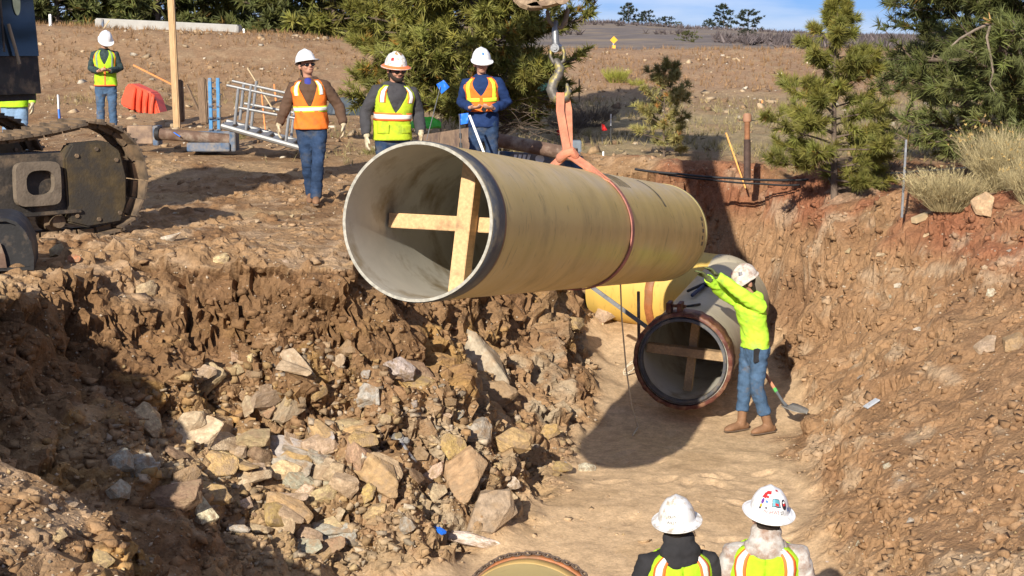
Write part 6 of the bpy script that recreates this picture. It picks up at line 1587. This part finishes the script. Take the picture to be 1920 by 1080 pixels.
def pine(name, base, height, radius, label, seed, m=M_needle, group=None, nbr=60, cb=.12, tip=.25, K=26, L=.13, W=.007, tw=6, shape=1.0, up=.35, trunk_r=.06, lean=(0, 0), tone=(.75, 1.3), step=.10, dead=0, az=None, cap_z=None, wcol=None, gap=0.0):
    rng = np.random.default_rng(seed); rn = random.Random(seed)
    base = Vector(base); t = thing(name, base, label, 'tree' if height > 1.6 else 'shrub', group)
    tr = MB(); n = 9
    cl = []
    for i in range(n + 1):
        u = i / n; cl.append(Vector((lean[0] * u + .03 * height * .3 * math.sin(u * 4 + seed), lean[1] * u, -.1 + (height + .1) * u)))
    tr.tube(cl, [trunk_r * (1 - .88 * i / n) for i in range(n + 1)], 9)
    P_, D_, Cx = [], [], []
    for k in range(nbr):
        u = cb + (1 - cb) * ((k + rn.random()) / nbr)
        f = u * n; i = min(int(f), n - 1); o = cl[i].lerp(cl[i + 1], f - i)
        v = (u - cb) / (1 - cb)
        ln = radius * max(tip * .35, (1 - v ** 1.5) ** shape * (.55 + .45 * min(1, v * 5 + .4))) * rn.uniform(.6, 1.08)
        a = k * 2.4 + rn.uniform(-.5, .5) if az is None else rn.choice(az) + rn.gauss(0, .45)
        el = up * (.3 + v) + rn.uniform(-.15, .2)
        d = Vector((math.cos(a), math.sin(a), el)).normalized()
        pts = [o]; q = o.copy(); dd = d.copy(); m_ = 6
        for s_ in range(m_):
            dd = (dd + Vector((rn.gauss(0, .13), rn.gauss(0, .13), .07 if s_ > 2 else -.05))).normalized(); q = q + dd * (ln / m_); pts.append(q.copy())
        r0 = trunk_r * .32 * (1 - .7 * v) + .003
        tr.tube(pts, [r0 * (1 - .85 * s_ / m_) for s_ in range(m_ + 1)], 5)
        shade = rn.uniform(*tone)
        for w_ in range(tw):
            u2 = rn.uniform(.30, 1.0) if w_ else 1.0
            f2 = u2 * m_; i2 = min(int(f2), m_ - 1); o2 = pts[i2].lerp(pts[i2 + 1], f2 - i2)
            bd = (pts[i2 + 1] - pts[i2]).normalized()
            sd = (bd * .8 + Vector((rn.gauss(0, .6), rn.gauss(0, .6), rn.gauss(.25, .35)))).normalized()
            l2 = ln * rn.uniform(.12, .34) * (1.2 - .5 * u2)
            if l2 > .12: tr.tube([o2, o2 + sd * l2], [r0 * .3 + .0015, .0015], 4)
            j = 0.35 * l2
            while j <= l2 + .001:
                if rn.random() > gap:
                    P_.append(tuple(o2 + sd * j + base)); D_.append(tuple(sd)); c = shade * rn.uniform(.85, 1.15)
                    Cx.append((c * rn.uniform(.92, 1.1), c, c * rn.uniform(.8, 1.1)) if rn.random() > .02 else (1.7, .95, .75))
                j += step
    for k in range(dead):
        a = rn.uniform(-.9, .5) ; o = cl[0].lerp(cl[2], rn.random() * .9) ; q = o.copy(); dd = Vector((math.cos(a), math.sin(a) - .6, rn.uniform(-.1, .35))).normalized(); pts = [q.copy()]
        for s_ in range(6):
            dd = (dd + Vector((rn.gauss(0, .22), rn.gauss(0, .22), rn.gauss(0, .16)))).normalized(); q = q + dd * radius * rn.uniform(.10, .17); pts.append(q.copy())
        tr.tube(pts, [.012, .010, .009, .007, .006, .004, .002], 4)
    tr.build('trunk', M_bark, t, smooth=True, local=True)
    V, Fq, Cc = tufts(np.array(P_), np.array(D_), K, L, W, .62, np.array(Cx), rng)
    foliage('crown', V, Fq, Cc, m, t, base)
    return t
def brush(name, base, h_, spread, nst, label, seed, m, cat='shrub', group=None, lean=.5, head=None, wd=.006, twig=2):
    rng = np.random.default_rng(seed); base = Vector(base); t = thing(name, base, label, cat, group)
    n = nst
    a = rng.uniform(0, 2 * PI, n); q = np.sqrt(rng.random(n)); r_ = q * spread * .16
    p0 = np.stack([r_ * np.cos(a), r_ * np.sin(a), np.full(n, -.03)], 1)
    ll = h_ * rng.uniform(.55, 1.08, n) * (1 - .25 * q)
    ln_ = q * spread * .5 / h_ * rng.uniform(.7, 1.15, n)
    d = np.stack([np.cos(a) * ln_, np.sin(a) * ln_, np.ones(n)], 1)
    d = d * ll[:, None] / h_
    cols = rng.uniform(.7, 1.25, (n, 1)) * np.ones((1, 3)) * np.array([[1, 1, 1]])
    sdv = np.cross(d, rng.normal(size=(n, 3))); sdv /= np.linalg.norm(sdv, axis=1, keepdims=True) + 1e-9
    mid = p0 + d * h_ * .5 + rng.normal(size=(n, 3)) * .03 * h_; end = p0 + d * h_ + rng.normal(size=(n, 3)) * .06 * h_
    V1 = np.stack([p0 - sdv * wd * .5, p0 + sdv * wd * .5, mid, mid - sdv * wd * .45, mid + sdv * wd * .45, end], 1).reshape(-1, 3); F1 = np.arange(len(V1)).reshape(-1, 3); C1 = np.repeat(cols, 6, 0)
    p1 = p0 + d * (h_ * rng.uniform(.4, .9, (n, 1)))
    V2, F2, C2 = tufts(p1, d * 1.8, 5, h_ * .26, wd * .8, .5, cols, rng)
    V = np.concatenate([V1, V2]); Fq = np.concatenate([F1, F2 + len(V1)]); Cc = np.concatenate([C1, C2])
    foliage('stems', V, Fq, Cc, m, t)
    if head is not None:
        k = rng.random(n) < .16; p2 = end[k]
        V, Fq, Cc = tufts(p2, d[k], 9, .03, .012, .9, rng.uniform(.8, 1.2, (len(p2), 1)) * np.ones((1, 3)), rng); foliage('flower_heads', V, Fq, Cc, head, t)
    return t
# large pine behind the men
b0 = P(890, 238, 26.5); pine('large_pine', on_ground(b0.x, b0.y), 5.6, 2.05, 'large bushy pine behind the men with bare lower branches', 11, nbr=150, cb=.10, K=20, L=.18, W=.029, tw=26, shape=.45, up=.30, trunk_r=.11, step=.10, dead=90, tone=(.6, 1.35))
b0 = P(745, 232, 27.2); pine('bushy_pine', on_ground(b0.x, b0.y), 4.2, .95, 'bushy young pine left of the large pine', 12, nbr=70, cb=.28, K=22, L=.18, W=.022, tw=22, shape=.5, trunk_r=.06, step=.10, tone=(.7, 1.35))
b0 = P(1562, 358, 20.6); pine('young_pine', on_ground(b0.x, b0.y), 2.5, 1.0, 'young open pine standing alone beside the trench', 21, nbr=50, cb=.08, K=36, L=.14, W=.013, tw=22, shape=.75, up=.55, trunk_r=.05, step=.08, tone=(.85, 1.4), gap=.1)
b0 = P(2010, 330, 21.5); pine('ponderosa_pine', on_ground(b0.x, b0.y), 6.2, 2.75, 'big dark pine with sweeping branches at the right edge', 31, m=M_needle_d, nbr=120, cb=.08, K=22, L=.18, W=.019, tw=26, shape=.42, up=.20, trunk_r=.16, step=.11, tone=(.7, 1.5), az=(PI, PI * .85, PI * 1.15, PI * 1.4, PI * .6, 0), gap=.05)
b0 = P(1800, 330, 25.5); pine('ponderosa_pine', on_ground(b0.x, b0.y), 4.6, 1.6, 'dark pine behind the big pine at right', 32, m=M_needle_d, nbr=80, cb=.16, K=22, L=.18, W=.021, tw=22, shape=.5, up=.25, trunk_r=.10, step=.12, tone=(.6, 1.3), gap=.1)
# broken branch hanging from the big pine, in the light
t = thing('broken_branch', P(1858, 42, 19.6), 'pale broken branch with a splintered end hanging in the big pine', 'branch')
for k, l in enumerate([[(1858, 42), (1850, 70), (1858, 110), (1862, 135), (1856, 158), (1874, 188)], [(1858, 44), (1890, 60), (1935, 80), (1980, 95)], [(1856, 44), (1830, 55), (1800, 72), (1778, 92)], [(1908, 70), (1912, 96), (1925, 140)]]):
    MB().tube([P(x, y_, 19.5 + .06 * k) for x, y_ in l], [.018, .016, .014, .012, .009, .004][:len(l)], 6, round_caps=True).build('limb', M_dead, t, smooth=True)
mb = MB()
for k in range(7): mb.tube([P(1858, 42, 19.5), P(1858 + R.uniform(-16, 12), 42 - R.uniform(-4, 24), 19.45)], [.016, .002], 5)
mb.build('splintered_end', mat('fresh_splinter', (.72, .42, .18), rough=.7, var=.2, bump=.1), t)
rgn = np.random.default_rng(77); pp = []; dd = []
for l in [[(1850, 80), (1862, 140)], [(1890, 60), (1960, 90)], [(1800, 72), (1778, 95)], [(1912, 96), (1925, 150)], [(1856, 150), (1878, 200)]]:
    for k in range(14):
        u = rgn.random(); q = P(l[0][0] * (1 - u) + l[1][0] * u + rgn.normal() * 7, l[0][1] * (1 - u) + l[1][1] * u + 6, 19.5 + rgn.normal() * .1); pp.append(tuple(q)); dd.append((rgn.normal() * .4, rgn.normal() * .4, -.8))
V, Fq, Cc = tufts(np.array(pp), np.array(dd), 26, .15, .007, .45, np.ones((len(pp), 3)) * 1.2, rgn); foliage('needles', V, Fq, Cc, M_needle_d, t, t.location)
# row of dark pines behind the crest at left
for i, (px, D, h_, r_, nm) in enumerate([(110, 50, 5.0, 2.0, 'behind the white marker post'), (205, 52, 5.5, 2.1, 'behind the left end of the concrete barrier'), (300, 50, 5.2, 2.0, 'behind the timber pole'), (385, 53, 5.6, 2.0, 'behind the right end of the concrete barrier'), (545, 50, 4.8, 2.1, 'above the gangway'), (625, 49, 5.0, 2.0, 'above the orange vest man'), (690, 53, 5.4, 1.9, 'against the large pine'), (30, 52, 5.4, 2.2, 'behind the excavator cab'), (470, 60, 4.4, 1.8, 'in the gap right of the barrier')]):
    q = P(px, 80, D); pine('roadside_pine', Vector((q.x, q.y, 4.0)), h_, r_ * 1.08, 'roadside pine ' + nm, 40 + i, m=(M_needle if i % 2 else M_needle_d), group='pines along the crest at left', nbr=64, cb=.02, K=11, L=.36, W=.085, tw=20, shape=.35, up=.3, trunk_r=.10, step=.22, tone=(.5, 1.35))
# far trees on the hill
for i, (px, ytop, ybot, D, wpx, lab) in enumerate([(1178, 8, 56, 300, 46, 'tallest of the far pine cluster left of centre on the hill'), (1212, 22, 58, 300, 44, 'broad pine in the middle of the far left cluster'), (1248, 32, 60, 305, 40, 'low pine at the right of the far left cluster'), (1272, 42, 60, 300, 24, 'small brown tree right of the far left cluster'), (1330, 36, 66, 290, 34, 'low dark pine left of the tall far right pines'), (1356, 10, 68, 280, 46, 'tall far pine left of the rounded one'), (1402, 20, 78, 230, 56, 'tall far pine with open rounded crown'), (1398, 66, 98, 150, 48, 'dark bush below the open far pine'), (1290, 62, 97, 120, 42, 'squat brown green bush on the near crest')]):
    q = P(px, ybot, D); zz = hill_z(q.x, q.y); top = P(px, ytop, D).z; H_ = max(top - zz, .8)
    pine('far_pine', Vector((q.x, q.y, zz)), H_, S(wpx, D) / 2 * 1.15, lab, 70 + i, m=M_needle_f if i not in (3, 8) else M_needle_d, group='trees on the far hill', nbr=26, cb=.12, K=9, L=H_ * .11, W=H_ * .03, tw=10, shape=.5, up=.3, trunk_r=.02 * H_, step=H_ * .055, tone=(.6, 1.3))
# brush in the field
b0 = P(1245, 312, 25); pine('sparse_shrub', on_ground(b0.x, b0.y), 1.38, .62, 'sparse olive shrub with bare stems behind the pipe', 91, m=M_olive, nbr=30, cb=.12, K=24, L=.11, W=.013, tw=18, shape=.4, up=.9, trunk_r=.022, step=.07, tone=(.8, 1.4), gap=.05)
for px, py, D, h_, sp, n, m, lab, hd in [(1155, 172, 38, .45, .8, 420, M_ygreen, 'round yellow green bush on the far slope', None), (1192, 182, 37.5, .22, .55, 160, M_ygreen, 'low yellow green tuft beside the round bush', None), (1105, 248, 30, .55, 1.3, 500, M_greyb, 'grey brown bare bush behind the hanging sling', None), (1065, 240, 29, .5, 1.0, 300, M_greyb, 'bare grey bush left of the sling by the navy jacket man', None),
                                      (1775, 404, 18.4, .52, 1.15, 1000, M_sage, 'pale sage brush in front of the big pine', M_straw), (1880, 398, 18.4, .80, 1.2, 800, M_sage, 'tall straw coloured brush at the right edge', mat('dry_flower', (.50, .35, .13), rough=.8, bump=0)), (1940, 410, 17.6, .6, .9, 400, M_sage, 'straw coloured brush cut by the right edge', MATS.get('dry_flower')), (450, 215, 28, .28, .4, 120, M_olive, 'small green weed by the dark steel stake', None), (695, 232, 25.5, .22, .35, 110, M_olive, 'small green weed beside the dark tarp', None), (985, 272, 26, .36, .8, 260, M_straw, 'dry straw grass clump behind the navy jacket man', None), (1010, 290, 25, .25, .6, 160, M_straw, 'low straw clump by the spreader pipe', None), (1645, 345, 22, .4, .8, 240, M_greyb, 'bare grey brush under the big pine', None), (1500, 340, 23, .2, .6, 140, M_straw, 'low dry grass left of the young pine', None)]:
    q = P(px, py, D); brush('dry_brush', on_ground(q.x, q.y), h_, sp, n, lab, int(px), m, head=hd)
# dry grass over the fields (nobody could count it)
rg2 = np.random.default_rng(9)
n = 11000
gy_ = 24 + 22 * rg2.random(n) ** .9; gx_ = (rg2.random(n) * 2 - 1) * (.36 * gy_ + 1)
keep = (fbm(np.stack([gx_ * .5, gy_ * .5, gx_ * 0], 1), 3, 77) > -.22) & ((gx_ > -4 + 3 * rg2.random(n)) | (gy_ > 34))
gx_, gy_ = gx_[keep], gy_[keep]
pts = np.array([on_ground(a, b2) for a, b2 in zip(gx_.tolist(), gy_.tolist())])
dirs = np.tile(np.array([[0, 0, 1.6]]), (len(pts), 1))
redz = sstep(33, 38, gy_)[:, None]
cols = (np.array([[.80, .80, .72]]) * (1 - redz) + np.array([[.80, .58, .52]]) * redz) * rg2.uniform(.5, 1.15, (len(pts), 1))
V, Fq, Cc = tufts(pts, dirs, 5, .16, .012, .6, cols, rg2)
o = foliage('dry_grass', V, Fq, Cc, M_straw); tag(o, 'dry straw coloured grass over the slope beyond the trench', 'grass', kind='stuff')
n = 12000
hy_ = 75 + 300 * rg2.random(n); hx_ = (rg2.random(n) * 2 - 1) * (.36 * hy_ + 4)
keep = fbm(np.stack([hx_ * .03, hy_ * .02, hx_ * 0], 1), 3, 5) > -.15
hx_, hy_ = hx_[keep], hy_[keep]
pts = np.array([(a, b2, hill_z(a, b2)) for a, b2 in zip(hx_.tolist(), hy_.tolist())])
V, Fq, Cc = tufts(pts, np.tile(np.array([[0, 0, .9]]), (len(pts), 1)), 9, .8, .17, .9, rg2.uniform(.6, 1.2, (len(pts), 1)) * np.array([[1.0, .95, 1.0]]), rg2)
o = foliage('hill_scrub', V, Fq, Cc, leafmat('hill_brush', (.135, .115, .105), trans=.1)); tag(o, 'grey brown scrub covering the distant hill', 'scrub', kind='stuff')
